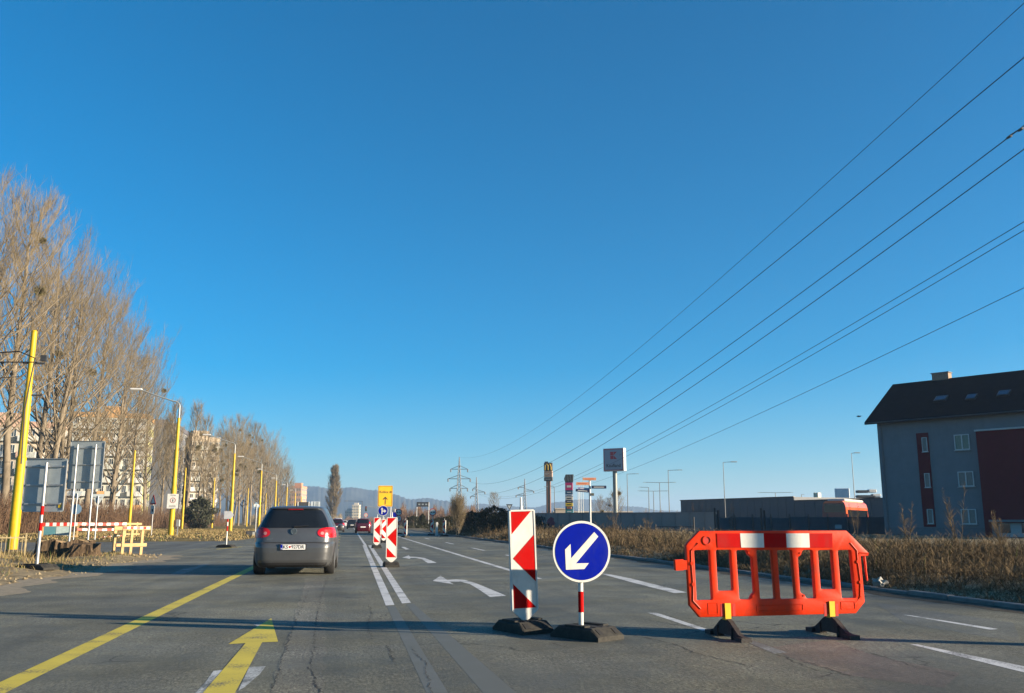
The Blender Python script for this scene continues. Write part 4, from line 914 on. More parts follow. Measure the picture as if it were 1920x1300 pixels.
# far lamp, traffic light, gantry
def street_lamp(label, px, pyt, d, arms, armlen=1.6, m=None, r=.07, cat='street lamp', group='grey street lamps on the right'):
    t = thing('street_lamp', label, cat, C(px, d), -YAW, group); h = zz(px, pyt, d); m = m or mat('lamp_post_dark', (.13, .14, .145), .5, .3)
    MB().tube([(0, 0, 0), (0, 0, h)], [r, r * .6], 8).build('post', m or M_galv, t, True)
    for a in arms:
        MB().tube([(0, 0, h - .03), (a * armlen * .6, 0, h + .03), (a * armlen, 0, h + .05)], r * .5, 6).build('arm', m or M_galv, t, True); MB().cbox((a * (armlen + .2), 0, h + .05), (.75, .25, .1), .03).build('lamp_head', M_lampg, t)
    return t
street_lamp('thin grey lamp post in front of the far white tower block', 678, 940, 190, (-1,), 3.2, group=None)
t = thing('traffic_light', 'traffic light hanging from a mast arm over the far road', 'traffic light', C(740, 185)); h = zz(720, 952, 185); x0 = (C(686, 185) - C(740, 185)).length
MB().tube([(0, 0, 0), (0, 0, h - .3)], .09, 8).build('mast', M_galv, t); MB().tube([(0, 0, h - .3), (-x0 * .5, 0, h - .1), (-x0, 0, h + .25)], .05, 6).build('mast_arm', M_galv, t); hd = MB(); hd.cbox((-x0, -.1, h - .25), (.36, .25, 1.0), .04); ho = hd.build('signal_head', M_trim, t)
for k, cc in enumerate(((.25, .02, .01), (.12, .09, .01), (.01, .08, .03))): MB().disc(.11, -.24, -.226, 16).build('lens', mat('signal_lens%d' % k, cc, .3), t, loc=(-x0, 0, h + .05 - .3 * k))
t = thing('overhead_sign', 'dark overhead direction sign beyond the traffic light', 'traffic sign', C(792, 240), -YAW); h = zz(792, 946, 240); MB().plate(rrect(22 * 240 / 1731, 1.2, .03), -.05, .05).build('panel', M_dk, t, loc=(0, 0, h))
for k in range(3): MB().box((-.9 + k * .9, -.06, h), (.5, .02, .35)).build('lettering', M_al, t)
for x in (-1.55, 1.55): pole(t, h + .6, .1, x=x, y=.15)
# ================================================================== BUILDINGS
def window_mesh(nm, w_, h_, leaves, mf, mg):
    """reveal frame, mullion and pane in one cheap mesh; front at -y"""
    b = MB(); f = .055 * min(1.5, max(.7, w_))
    for s in (-1, 1): b.box((s * (w_ / 2 - f / 2), -.03, 0), (f, .1, h_)); b.box((0, -.031, s * (h_ / 2 - f / 2)), (w_ - 2 * f, .1, f))
    for k in range(1, leaves): b.box((-w_ / 2 + w_ * k / leaves, -.03, 0), (f * 1.2, .09, h_ - 2 * f))
    b.box((0, .0, 0), (w_ - 2 * f, .02, h_ - 2 * f), 1)
    return b.mesh(nm, [mf, mg])
M_wfr = mat('window_frame_white', (.62, .62, .6), .4); M_wgl = mat('window_glass', (.035, .045, .05), .08, var=.3, scale=2, spec=.7)
M_cur = mat('window_curtain_green', (.18, .22, .16), .35, var=.5, scale=9, stretch=(5, 1, .4)); M_cur2 = mat('window_curtain_beige', (.20, .18, .16), .35, var=.45, scale=8, stretch=(5, 1, .4))
# --- grey-blue house on the right
O = C(1810, 70); away = (FW * .731 - RT * .682); rgt = -away; hrz = math.atan2(rgt.y, rgt.x)
P_ = lambda px, py: plane_uv(px, py, O, hrz)
u0 = P_(1652, 900)[0]; O2 = O + rgt * u0; U = lambda px, py: plane_uv(px, py, O2, hrz)
HL, HD = 40.0, 10.5; zeave = U(1652, 783)[1]
house = thing('house', 'grey-blue three-storey house with dark red panels and black roof', 'house', O2, hrz)
M_hw = mat('render_grey_blue', (.20, .22, .235), .9, var=.08, scale=1.2, bump=.15, bscale=40, spec=.2, grime=.35, gscale=.9, gstretch=(2.2, 2.2, .25), gcol=(.11, .12, .13)); M_hr = mat('render_dark_red', (.135, .010, .018), .85, var=.1, scale=1.5, spec=.2); M_roof = mat('roof_dark', (.009, .010, .014), .95, var=.25, scale=2, spec=.05)
M_hp = mat('house_plinth', (.16, .17, .18), .9, var=.15); M_corn = mat('cornice_white', (.5, .5, .48), .6)
MB().box((HL / 2, HD / 2, zeave / 2), (HL, HD, zeave)).build('wall', M_hw, house)
gz = MB(); zrg = plane_uv(1674, 721, O2 - Vector((-rgt.y, rgt.x, 0)) * 0 + Vector((-rgt.y, rgt.x, 0)) * HD / 2, hrz)[1]
gz.add([(0.0, 0, zeave), (0, HD, zeave), (0, HD / 2, zrg - .15)], [(0, 1, 2)]); gz.build('gable', M_hw, house)
ov, th = .62, .22; sl = (zrg - zeave) / (HD / 2); rf = MB()
for s in (0, 1):
    ye = -ov if s == 0 else HD + ov; ze = zeave - sl * ov + .05
    rf.add([(-.75, ye, ze), (HL, ye, ze), (HL, HD / 2, zrg), (-.75, HD / 2, zrg), (-.75, ye, ze - th), (HL, ye, ze - th), (HL, HD / 2, zrg - th), (-.75, HD / 2, zrg - th)], [(0, 1, 2, 3), (7, 6, 5, 4), (0, 4, 5, 1), (1, 5, 6, 2), (3, 7, 4, 0)])
roof = rf.build('roof', M_roof, house)
def roofpt(px, py):
    """point on the front roof plane"""
    for it in range(200):
        y = -ov + it * (HD / 2 + ov) / 200; o_ = O2 + Vector((-rgt.y, rgt.x, 0)) * y; u, z = plane_uv(px, py, o_, hrz)
        if z <= zeave + sl * y + .05: return u, y, z
    return u, y, z
ra = math.atan(sl)
for a, b in (((1753, 750), (1775, 750)), ((1812, 747), (1830, 747)), ((1871, 740), (1893, 740))):
    ua_, ya_, za_ = roofpt(*a); ub_ = roofpt(*b)[0]; w_ = ub_ - ua_
    k = MB().box(((ua_ + ub_) / 2, ya_, za_ + .05), (w_, .85, .12), rx=ra).build('skylight', M_dk, roof); MB().box(((ua_ + ub_) / 2, ya_ - .06, za_ + .12), (w_ * .8, .65, .02), rx=ra).build('pane', mat('skylight_glass', (.06, .09, .14), .05, spec=.9), roof)
cu0 = plane_uv(1749, 712, O2 + Vector((-rgt.y, rgt.x, 0)) * HD / 2, hrz)[0]; cu1 = plane_uv(1780, 712, O2 + Vector((-rgt.y, rgt.x, 0)) * HD / 2, hrz)[0]
MB().box(((cu0 + cu1) / 2, HD / 2 + .2, zrg + .12), (cu1 - cu0, .7, .75)).build('chimney', mat('chimney_brick', (.32, .22, .15), .9, var=.25), roof)
MB().box(((cu0 + cu1) / 2, HD / 2 + .2, zrg + .52), (cu1 - cu0 + .14, .84, .08)).build('chimney_cap', M_hp, roof)
gt = MB(); gt.tube([(-.7, -ov - .05, zeave - sl * ov - .08), (HL, -ov - .05, zeave - sl * ov - .08)], .075, 8); gt.build('gutter', M_dk, roof, True)
dp = MB(); dp.tube([(.35, -ov, zeave - sl * ov - .1), (.32, -.09, zeave - .75), (.32, -.09, .3)], .055, 8); dp.build('downpipe', M_hp, house, True)
q = [U(1718, 813), U(1740, 812)]; qb = U(1733, 988); su0, su1 = q[0][0], q[1][0]
MB().box(((su0 + su1) / 2, -.03, (q[0][1] + qb[1]) / 2), (su1 - su0, .07, q[0][1] - qb[1])).build('red_strip', M_hr, house)
for (a, b, c_, d_) in ((1729, 821, 1741, 847), (1734, 888, 1746, 914), (1739, 955, 1752, 982)):
    (ua_, za_), (ub_, zb_) = U(a, b), U(c_, d_); me = window_mesh('window', ub_ - ua_, za_ - zb_, 1, M_wfr, M_cur2); inst(me, 'window', house, ((ua_ + ub_) / 2, -.085, (za_ + zb_) / 2)); MB().box(((ua_ + ub_) / 2, -.12, zb_ - .03), (ub_ - ua_ + .1, .16, .04)).build('window_sill', M_wfr, house)
for k, (a, b, c_, d_) in enumerate(((1789, 816, 1820, 843), (1796, 885, 1828, 912), (1802, 955, 1833, 983))):
    (ua_, za_), (ub_, zb_) = U(a, b), U(c_, d_); me = window_mesh('window', ub_ - ua_, za_ - zb_, 2, M_wfr, M_cur if k == 0 else M_cur2); inst(me, 'window', house, ((ua_ + ub_) / 2, -.03, (za_ + zb_) / 2)); MB().box(((ua_ + ub_) / 2, -.09, zb_ - .04), (ub_ - ua_ + .12, .18, .05)).build('window_sill', M_corn, house)
(ua_, za_), ub_ = U(1833, 810), HL
MB().box(((ua_ + ub_) / 2, -.2, za_ / 2), (ub_ - ua_, .42, za_)).build('red_bay', M_hr, house); MB().box(((ua_ + ub_) / 2, -.24, za_ + .06), (ub_ - ua_ + .12, .6, .12)).build('cornice', M_corn, house)
(pu, pz), pu2 = U(1868, 977), U(1950, 977)[0]; yb = -.43
pt = MB(); pt.box(((pu + pu2) / 2, yb - .25, pz), (pu2 - pu + .3, .8, .16))
for x in (pu + .12, pu2 - .12): pt.box((x, yb - .22, pz / 2 - .05), (.3, .45, pz - .1))
prt = pt.build('portal', M_hw, house)
dr = MB().box(((pu + pu2) / 2, yb - .03, pz / 2 - .06), (pu2 - pu - .55, .08, pz - .2)).build('door', mat('door_white', (.45, .45, .45), .5), house)
for s in (-1, 1): MB().box(((pu + pu2) / 2 + s * (pu2 - pu - .55) * .3, yb - .08, pz * .55), ((pu2 - pu - .55) * .28, .03, pz * .55)).build('pane', M_wgl, dr)
MB().box((HL / 2, -.02, .35), (HL, .06, .7)).build('plinth', M_hp, house)
# --- panel-built apartment blocks
def block(label, a, b, depth, h, floors, colsn, wallc, bandc, sidec=None, balcony=True, seed=1, cat='apartment block', scols=4):
    random.seed(seed); d = b - a; L_ = d.length; t = thing('apartment_block', label, cat, a, math.atan2(d.y, d.x))
    mw = mat('block_wall_%d' % seed, wallc, .9, var=.1, scale=.4, spec=.2); mb_ = mat('block_band_%d' % seed, bandc, .9, var=.1, scale=.4); ms = mat('block_side_%d' % seed, sidec or wallc, .9, var=.1, scale=.4)
    MB().box((L_ / 2, depth / 2, h / 2), (L_, depth, h)).build('wall', mw, t)
    MB().box((L_ / 2, depth / 2, h - .4), (L_ + .3, depth + .3, 1.1)).build('roof_band', mb_, t); MB().box((L_ + .04, depth / 2, h / 2 - .6), (.1, depth - .1, h - 1.3)).build('side_panel', ms, t); MB().box((L_ * .5, depth / 2, h + 1), (4, 4, 2.2)).build('lift_house', mb_, t)
    fh = (h - 1.4) / floors; cw = L_ / colsn; wm = window_mesh('window', cw * .55, fh * .5, 2, M_wfr, M_wgl); wm2 = window_mesh('window', depth / scols * .5, fh * .48, 2, M_wfr, M_wgl)
    bal = MB(); bal.box((0, -.55, 0), (cw * .96, 1.1, .14)); bal.box((0, -1.08, .5), (cw * .96, .06, .95)); 
    for s in (-1, 1): bal.box((s * cw * .47, -.55, .5), (.06, 1.0, .95))
    bals = [bal.mesh('balcony', mat('balcony_%d_%d' % (seed, k), c_, .7, var=.12)) for k, c_ in enumerate(((.62, .62, .58), (.5, .52, .46), bandc))]
    for f in range(floors):
        z = .9 + f * fh
        for i in range(colsn):
            x = cw * (i + .5); inst(wm, 'window', t, (x, -.02, z + fh * .5))
            if balcony and f and i % 4 != 3: inst(random.choice(bals[:2] if random.random() < .85 else bals), 'balcony', t, (x, 0, z - .05))
        for i in range(scols): inst(wm2, 'window', t, (L_ + .1, depth / scols * (i + .5), z + fh * .5), R(90))
    return t
block('pale apartment block with balconies and orange roof band', C(120, 196), C(262, 200), 13, 24.5, 8, 10, (.52, .52, .44), (.60, .34, .14), (.52, .50, .22), seed=11)
block('cream apartment block half hidden by the mistletoe trees', C(350, 232), C(402, 236), 13, 22.5, 8, 5, (.54, .48, .38), (.54, .44, .32), (.5, .46, .38), seed=12)
block('pinkish apartment block behind the trees at the far left', C(-130, 165), C(105, 172), 12, 19.5, 6, 13, (.50, .44, .35), (.52, .34, .25), (.48, .42, .34), seed=13)
block('dark-sided apartment block right of the pale one', C(318, 215), C(345, 240), 12, 24, 8, 4, (.14, .15, .17), (.12, .12, .14), (.14, .15, .17), balcony=False, seed=16)
block('orange brick apartment block above the hatchback', C(541, 520), C(562, 520), 14, 21, 7, 5, (.50, .30, .20), (.50, .26, .16), (.46, .3, .2), balcony=False, seed=14)
block('cream tower block at the end of the road', C(659, 900), C(672, 900), 10, 17.5, 6, 4, (.60, .52, .36), (.55, .5, .4), (.6, .52, .36), balcony=False, seed=15, scols=2)
block('lower cream block left of the far tower block', C(646, 905), C(659, 905), 10, 12, 4, 4, (.58, .48, .36), (.5, .46, .4), (.58, .5, .36), balcony=False, seed=17, scols=2)
# --- dark warehouse, walls and fences on the right
M_ware = mat('warehouse_panel', (.05, .062, .078), .6, .1, var=.1, scale=.5); M_conc = mat('concrete_wall', (.25, .245, .235), .9, var=.12, scale=.7, bump=.2); M_corr = mat('corrugated_blue_grey', (.12, .18, .22), .5, .2, var=.15, scale=1.5)
def run(a, b): d = b - a; return d.length, math.atan2(d.y, d.x)
wa, wm_ = C(1278, 176), C(1492, 150); hr_ = zz(1492, 932, 150); L_, wrz = run(wa, wm_)
for nm_, lb, p0, ln, ht, n in (('warehouse', 'long low dark warehouse behind the fence', wa, L_, hr_, 16), ('warehouse', 'rear dark warehouse wing behind the parked bus', wm_ + (wm_ - wa).normalized() * .05, 44, zz(1650, 935, 135), 20)):
    wh = thing(nm_, lb, 'warehouse', p0, wrz)
    MB().box((ln / 2, 20, ht / 2), (ln, 40, ht)).build('shell', M_ware, wh); pm = MB().box((ln / n / 2, -.04, ht / 2), (ln / n - .06, .06, ht - .1)).mesh('panel', M_ware)
    for i in range(n): inst(pm, 'panel', wh, (ln * i / n, 0, 0))
    MB().box((ln / 2, -.08, ht + .04), (ln + .1, .3, .14)).build('parapet', M_dk, wh)
d = 158; t = thing('rooftop_unit', 'white box-shaped rooftop unit on the warehouse', 'rooftop unit', C(1583, d + 3), R(-25)); zc = zz(1583, 925, d); MB().cbox((0, 0, zc - .1), (2.3, 1.8, 2.0), .05).build('case', mat('unit_white', (.66, .67, .68), .5), t); MB().box((0, 0, zc - 1.3), (2.0, 1.5, .6)).build('feet', M_dk, t)
t = thing('roof_sign', 'small pale sign board on the warehouse roof', 'sign', C(1536, d + 5), R(25)); zc = zz(1536, 930, d + 5); MB().cbox((0, 0, zc), (1.8, .3, 1.1), .03).build('panel', mat('cream_panel', (.6, .55, .38), .5), t); MB().box((0, 0, zc - .9), (1.2, .2, .8)).build('feet', M_dk, t)
t = thing('roof_machinery', 'white stacked machinery behind the warehouse roof edge', 'machinery', C(1633, 175), R(-15)); zc = zz(1633, 930, 175)
for k, (x, z, w_, h_) in enumerate(((-1.2, .8, 2.0, .5), (.6, .9, 1.4, .6), (-.6, -.1, 3.4, .45), (1.3, .1, 1.5, .5))): MB().cbox((x, 0, zc + z), (w_, 1.5, h_), .08).build('unit', M_plw if k % 2 else M_dk, t)
MB().box((0, .4, zc / 2 - .2), (4.2, 1.2, zc)).build('support', M_dk, t)
# concrete wall with panels and posts
a, b = C(1000, 104), C(1348, 92); L_, rz = run(a, b); wl = thing('concrete_wall', 'long grey concrete wall below the shop signs', 'wall', a, rz); n = 14
hw0 = zz(1170, 962.5, 98); pm = MB().box((L_ / n / 2, 0, hw0 / 2), (L_ / n - .04, .14, hw0)).mesh('panel', M_conc); pp = MB().box((0, -.05, hw0 / 2 + .02), (.16, .2, hw0 + .04)).mesh('post', M_conc)
for i in range(n): inst(pm, 'panel', wl, (L_ * i / n, 0, 0)); inst(pp, 'post', wl, (L_ * i / n, 0, 0))
MB().box((L_ / 2, 0, hw0 + .035), (L_, .24, .07)).build('coping', M_conc, wl)
def blot(cx, cz, w_, h_, seed):
    random.seed(seed); return [(cx + w_ / 2 * (1 + .2 * random.uniform(-1, 1)) * math.cos(2 * math.pi * i / 16), cz + h_ / 2 * (1 + .15 * random.uniform(-1, 1)) * math.sin(2 * math.pi * i / 16)) for i in range(16)]
for (px, cc, k) in ((1015, (.02, .12, .22), 1), (1034, (.16, .035, .06), 2)):
    u, z = plane_uv(px, 981, a, rz); MB().plate(blot(u, z, .95, 1.35, k), -.084, -.074).build('graffiti', mat('graffiti_%d' % k, cc, .7, var=.3, scale=5), wl)
# corrugated fence
a, b = C(1345, 84), C(1665, 78); L_, rz = run(a, b); cf = thing('corrugated_fence', 'blue-grey corrugated metal fence beside the house', 'fence', a, rz); n = 9; hf = zz(1500, 970.5, 80); pw = L_ / n
cm = MB(); k = 24
vs = []; 
for i in range(k * 2 + 1):
    x = pw * i / (2 * k); y = -.03 if (i // 1) % 2 else .03; vs += [(x, y, .05), (x, y, hf)]
cm.add(vs, [(2 * i, 2 * i + 2, 2 * i + 3, 2 * i + 1) for i in range(2 * k)]); cme = cm.mesh('panel', M_corr); pst = MB().box((0, -.08, hf / 2 + .15), (.12, .12, hf + .3)).mesh('post', M_dk)
for i in range(n): inst(cme, 'panel', cf, (pw * i, 0, random.uniform(-.05, .05))); inst(pst, 'post', cf, (pw * i, 0, 0))
u, z = plane_uv(1572, 988, a, rz); MB().box((u, -.06, z), (.55, .02, .35)).build('notice', mat('notice_grey', (.3, .35, .38), .6), cf)
# black tall posts and wire gate
for k, px in enumerate((1341, 1347, 1428, 1434)):
    t = thing('fence_post', ['left black post of the pair right of the concrete wall', 'right black post of the pair right of the concrete wall', 'left black post of the pair above the orange barrier', 'right black post of the pair above the orange barrier'][k], 'post', C(px, 72), 0, 'tall black posts in pairs'); MB().tube([(0, 0, 0), (0, 0, zz(px, 953 + (k % 2) * 4, 72))], .075, 8).build('shaft', M_trim, t, True); MB().lathe([(.1, 0), (.1, .08)], 8, c=(0, 0, .0)).build('foot', M_trim, t)
a, b = C(1229, 58), C(1301, 57); L_, rz = run(a, b); gt = thing('wire_gate', 'black metal gate in front of the concrete wall', 'gate', a, rz); hg = zz(1265, 988, 58)
for x, h in ((0, hg + .15), (L_, hg + .6)): MB().tube([(x, 0, 0), (x, 0, h)], .045, 8).build('post', M_trim, gt)
for z in (hg, .35): MB().tube([(.05, 0, z), (L_ - .05, 0, z)], .022, 6).build('rail', M_trim, gt)
for f in (.32, .5): MB().tube([(L_ * f, 0, .35), (L_ * f, 0, hg)], .018, 6).build('upright', M_trim, gt)
for x0, x1 in ((.5, .1), (.5, .92)): MB().tube([(L_ * x0, 0, hg), (L_ * x1, 0, .4)], .015, 6).build('brace', M_trim, gt)
t = thing('fence_post', 'single short black post left of the wire gate', 'post', C(1177, 58)); MB().tube([(0, 0, 0), (0, 0, zz(1177, 990, 58))], .04, 8).build('shaft', M_trim, t)
# bus
p = C(1543, 100); b = C(1588, 100); bw = (b - p).length; bus = thing('bus', 'red and orange bus parked behind the corrugated fence', 'bus', C(1566, 100), -YAW + R(-32)); hb = zz(1566, 939, 100); M_bor = mat('bus_orange', (.72, .11, .02), .35, coat=.4); M_bred = mat('bus_red', (.12, .012, .016), .35, coat=.5)
bm_ = MB(); prof = [(-1.25, .5), (-1.27, 1.4), (-1.22, hb - .7), (-1.1, hb - .25), (-.85, hb - .03), (.85, hb - .03), (1.1, hb - .25), (1.22, hb - .7), (1.27, 1.4), (1.25, .5)]
bm_.plate(prof, 0, 11.5); bm_.build('body', M_bor, bus)
MB().plate([(-1.2, .7), (-1.24, 1.4), (-1.19, hb - .72), (-1.06, hb - .28), (1.06, hb - .28), (1.19, hb - .72), (1.24, 1.4), (1.2, .7)], -.06, -.002).build('rear_face', M_bred, bus)
MB().plate([(-1.05, hb - 1.25), (-.95, hb - .4), (.95, hb - .4), (1.05, hb - 1.25)], -.09, -.062).build('rear_window', M_glass, bus)
for s in (-1, 1): MB().box((s * 1.245, 6, hb - 1.45), (.06, 10.4, .95)).build('side_window', M_glass, bus); MB().box((s * 1.1, -.05, 1.2), (.18, .06, .5)).build('tail_light', M_lamp, bus)
rk = MB(); rk.cbox((0, 6, hb + .08), (1.9, 9.5, .28), .08); rk.build('roof_pod', mat('bus_roof_white', (.6, .58, .5), .5), bus)
for s in (-1, 1):
    for y in (2.5, 8.7): MB().lathe([(.3, s * .95), (.5, s * .98), (.5, s * 1.22), (.3, s * 1.24)], 20, axis='x', c=(0, y, .5)).build('wheel', M_tyre, bus)
# ================================================================== ROADSIDE PYLON SIGNS
D = 175; nrm = R(180 - 220)   # face turned to the left of the viewer
zt, zb_ = zz(1155, 841, D), zz(1155, 884, D); W = 45 * D / 1731 * .94; zc = (zt + zb_) / 2; H_ = zt - zb_
ks_ = thing('shop_pylon_sign', 'square white shop sign with red K on a tall grey pole', 'shop sign', C(1155, D), nrm)
M_kf = mat('shop_face', (.30, .34, .40), .5, var=.05); M_kside = mat('sign_case_white', (.72, .70, .66), .5); M_kred = mat('shop_red', (.50, .015, .03), .5)
MB().cbox((0, 0, zc), (W, 1.1, H_), .05).build('case', M_kside, ks_); MB().plate(rrect(W * .93, H_ * .94, .02), -.575, -.552).build('red_border', M_kred, ks_, loc=(0, 0, zc)); MB().plate(rrect(W * .87, H_ * .88, .02), -.60, -.58).build('face', M_kf, ks_, loc=(0, 0, zc))
s_ = W * .155; lg = MB(); x0 = -s_ * .95; zk = H_ * .10
for dz in (0, s_ * 1.1): lg.box((x0 + s_ * .35, -.61, zk + dz), (s_ * .98, .02, s_ * .98)) if False else lg.plate([(x0, zk + dz - s_ / 2), (x0 + s_, zk + dz - s_ / 2), (x0 + s_, zk + dz + s_ / 2), (x0, zk + dz + s_ / 2)], -.62, -.602)
xx = x0 + s_ * 1.1; lg.plate([(xx, zk + s_ * .6), (xx, zk + s_ * 1.6), (xx + s_ * .98, zk + s_ * 1.6)], -.62, -.602); lg.plate([(xx, zk + s_ * .5), (xx, zk - s_ * .5), (xx + s_ * .98, zk - s_ * .5)], -.62, -.602)
lg.build('k_logo', M_kred, ks_, loc=(0, 0, zc)); text('Kaufland', .9, 0, -.61, zc - H_ * .26, M_text, ks_, width=W * .68, bold=.012)
MB().tube([(0, 0, 0), (0, 0, zb_ + .1)], .43, 18).build('pole', mat('pole_grey_green', (.20, .215, .20), .5, .2), ks_, True)
D = 215; mc = thing('restaurant_pylon_sign', 'brown pylon sign with a golden letter M', 'shop sign', C(1029, D), R(-22)); W = 16 * D / 1731; M_mcb = mat('pylon_dark', (.035, .035, .03), .5); M_tan = mat('pylon_tan', (.46, .28, .17), .5); M_brn = mat('pylon_brown', (.20, .085, .05), .5); M_gold = mat('arch_gold', (.80, .50, .05), .4)
Z = lambda py: zz(1029, py, D)
MB().cbox((0, 0, (Z(868) + Z(883)) / 2), (W, .9, Z(868) - Z(883)), .05).build('top_box', M_mcb, mc); MB().cbox((0, 0, (Z(883) + Z(895)) / 2), (W * .98, .8, Z(883) - Z(895) - .06), .05).build('middle_box', M_tan, mc); MB().cbox((0, 0, (Z(895) + Z(902.5)) / 2), (W, .9, Z(895) - Z(902.5) - .06), .05).build('lower_box', M_mcb, mc); MB().box((-W * .22, 0, Z(867)), (W * .4, .5, .3)).build('top_ridge', M_mcb, mc)
am = MB(); zm = Z(882.3); hM = Z(870.5) - zm
for s in (-1, 1):
    pts = [(s * (W * .185 - W * .175 * math.cos(math.pi * k / 14)) if True else 0, -.475, zm + hM * math.sin(math.pi * k / 14) ** .62) for k in range(15)]; am.tube(pts, .085, 8)
am.build('m_arches', M_gold, mc, True); text('McDrive', .5, 0, -.42, Z(889), M_refw, mc, width=W * .7); text('McCafé', .4, 0, -.47, Z(899), M_refw, mc, width=W * .6)
for s in (-1, 1): MB().tube([(s * .36, 0, 0), (s * .36, 0, Z(902))], .2, 10).build('post', M_brn, mc, True)
MB().box((0, .1, Z(902) / 2), (.5, .16, Z(902))).build('infill', M_tan, mc)
D = 150; tt = thing('shopping_totem', 'tall blue totem with stacked coloured shop panels', 'shop sign', C(1068, D), R(-20)); W = 15 * D / 1731; Z = lambda py: zz(1068, py, D)
MB().cbox((0, .1, Z(904) / 2), (W, .5, Z(904)), .03).build('column', mat('totem_blue', (.02, .10, .20), .5), tt)
cr = MB(); cr.plate([(-W * .62, Z(898)), (-W * .5, Z(904)), (W * .5, Z(904)), (W * .56, Z(890)), (-W * .42, Z(890))], -.2, .35); cr.build('crown', M_mcb, tt)
for k in range(5): MB().box((-W * .4 + k * W * .2, -.22, Z(897)), (.05, .04, Z(890) - Z(903)), ry=.12).build('crown_fin', M_lampg, tt)
for k, (y0, y1, cc, w2) in enumerate(((905.5, 919.5, (.50, .015, .12), 1), (921, 926, (.02, .09, .17), .95), (927.5, 930.5, (.55, .62, .7), 1), (931.5, 938, (.62, .58, .48), 1), (939, 942.5, (.03, .02, .04), 1), (943.5, 949.5, (.75, .52, .02), 1), (950.5, 954.5, (.55, .22, .1), .6), (956, 963, (.01, .2, .2), 1))):
    MB().cbox((0, -.2, (Z(y0) + Z(y1)) / 2), (W * .96 * w2, .12, Z(y0) - Z(y1)), .02).build('shop_panel', mat('totem_panel_%d' % k, cc, .5), tt); MB().box((0, -.27, (Z(y0) + Z(y1)) / 2), (W * .55 * w2, .02, (Z(y0) - Z(y1)) * .28)).build('panel_print', M_refw if k in (0, 1, 7, 4) else M_text, tt)
D = 48; fp = thing('finger_post', 'white finger post with orange and blue direction arrows', 'traffic sign', C(1107, D), -YAW); Z = lambda py: zz(1107, py, D); S = D / 1731
MB().tube([(0, 0, 0), (0, 0, Z(900))], .055, 12).build('post', M_plw, fp, True); M_oran = mat('sign_orange_pale', (.72, .33, .18), .5); M_navy = mat('sign_navy', (.01, .02, .07), .45)
for k, (xa, xb, ya, yb_, m_, pm) in enumerate(((-13, 12, 896, 901, M_oran, 1), (-26, -2, 904.5, 910, M_oran, 0), (3, 31, 911, 916.5, M_navy, 1), (-27, -1, 918, 923, M_navy, 0), (-22, -1, 914.5, 918.5, mat('sign_violet', (.2, .22, .5), .5), 0))):
    yy = -.06 - .003 * k if k != 4 else .04; MB().box(((xa + xb) / 2 * S, yy, (Z(ya) + Z(yb_)) / 2), ((xb - xa) * S, .03, Z(ya) - Z(yb_)), ry=0 if k < 3 else .09).build('arrow_blade', m_, fp); MB().box(((xa + xb) / 2 * S, yy - .018, (Z(ya) + Z(yb_)) / 2), ((xb - xa) * S * .7, .006, .035), ry=0 if k < 3 else .09).build('lettering', M_refw if m_ is not M_oran else mat('orange_print', (.6, .12, .05), .5), fp)
MB().box((4.6 * S, -.05, Z(927.5)), (6 * S, .03, 5 * S)).build('small_plate', mat('plate_olive', (.1, .1, .07), .6), fp)
# grey lamps around the car park
for (px, py, d, arms, ln, lb) in ((1040, 913, 190, (-1,), .9, 'grey lamp just right of the golden M sign'), (1178, 889, 200, (1,), 1.1, 'grey lamp just right of the square red-K sign'), (1256, 882, 150, (1,), 1.3, 'tall single-arm grey lamp left of the warehouse'), (1361, 867, 110, (1,), 1.1, 'tallest single-arm grey lamp above the warehouse left part'), (1606, 850, 120, (1,), .5, 'grey lamp post left of the grey-blue house'), (1239, 905, 240, (-1, 1), 1.7, 'double-arm grey lamp left of the tall single-arm lamp'), (1227, 921, 300, (-1, 1), 1.7, 'smaller double-arm grey lamp further back'), (1218, 914, 320, (-1,), 1.0, 'faint short-arm grey lamp at the left of the lamp cluster'), (1457, 924, 260, (-1, 1), 1.9, 'low double-arm grey lamp over the warehouse roof'), (1506, 928, 250, (1,), .1, 'small ball-topped grey lamp over the warehouse roof')):
    street_lamp(lb, px, py, d, arms, ln * d / 110, r=.06 * d / 110)
for k, px in enumerate((1084.5, 1087, 1090, 1094)):
    t = thing('flag_pole', ['leftmost', 'second', 'third', 'rightmost and tallest'][k] + ' thin white flag pole left of the finger post', 'flag pole', C(px, 160), 0, 'thin flag poles'); h = zz(px, (914, 909, 906, 896)[k], 160); MB().tube([(0, 0, 0), (0, 0, h)], [.06, .035], 8).build('shaft', M_lampg, t, True); MB().lathe([(.07, 0), (.07, .08), (.01, .12)], 8, c=(0, 0, h)).build('finial', M_lampg, t)
t = thing('low_building', 'low pale building behind the concrete wall', 'building', C(1112, 260), -YAW); MB().box((0, 4, 1.9), (22, 8, 3.8)).build('wall', mat('pale_wall', (.42, .36, .28), .9), t); MB().box((0, 4, 3.95), (22.6, 8.6, .3)).build('roof', mat('pale_roof', (.5, .44, .36), .8), t)
t = thing('low_building', 'small pale hut left of the coloured totem', 'building', C(1052, 170), -YAW); MB().box((0, 2, 1.7), (2.0, 4, 3.4)).build('wall', mat('pale_wall', (.42, .36, .28), .9), t); MB().box((0, 2, 3.5), (2.2, 4.3, .2)).build('roof', mat('pale_roof', (.5, .44, .36), .8), t)
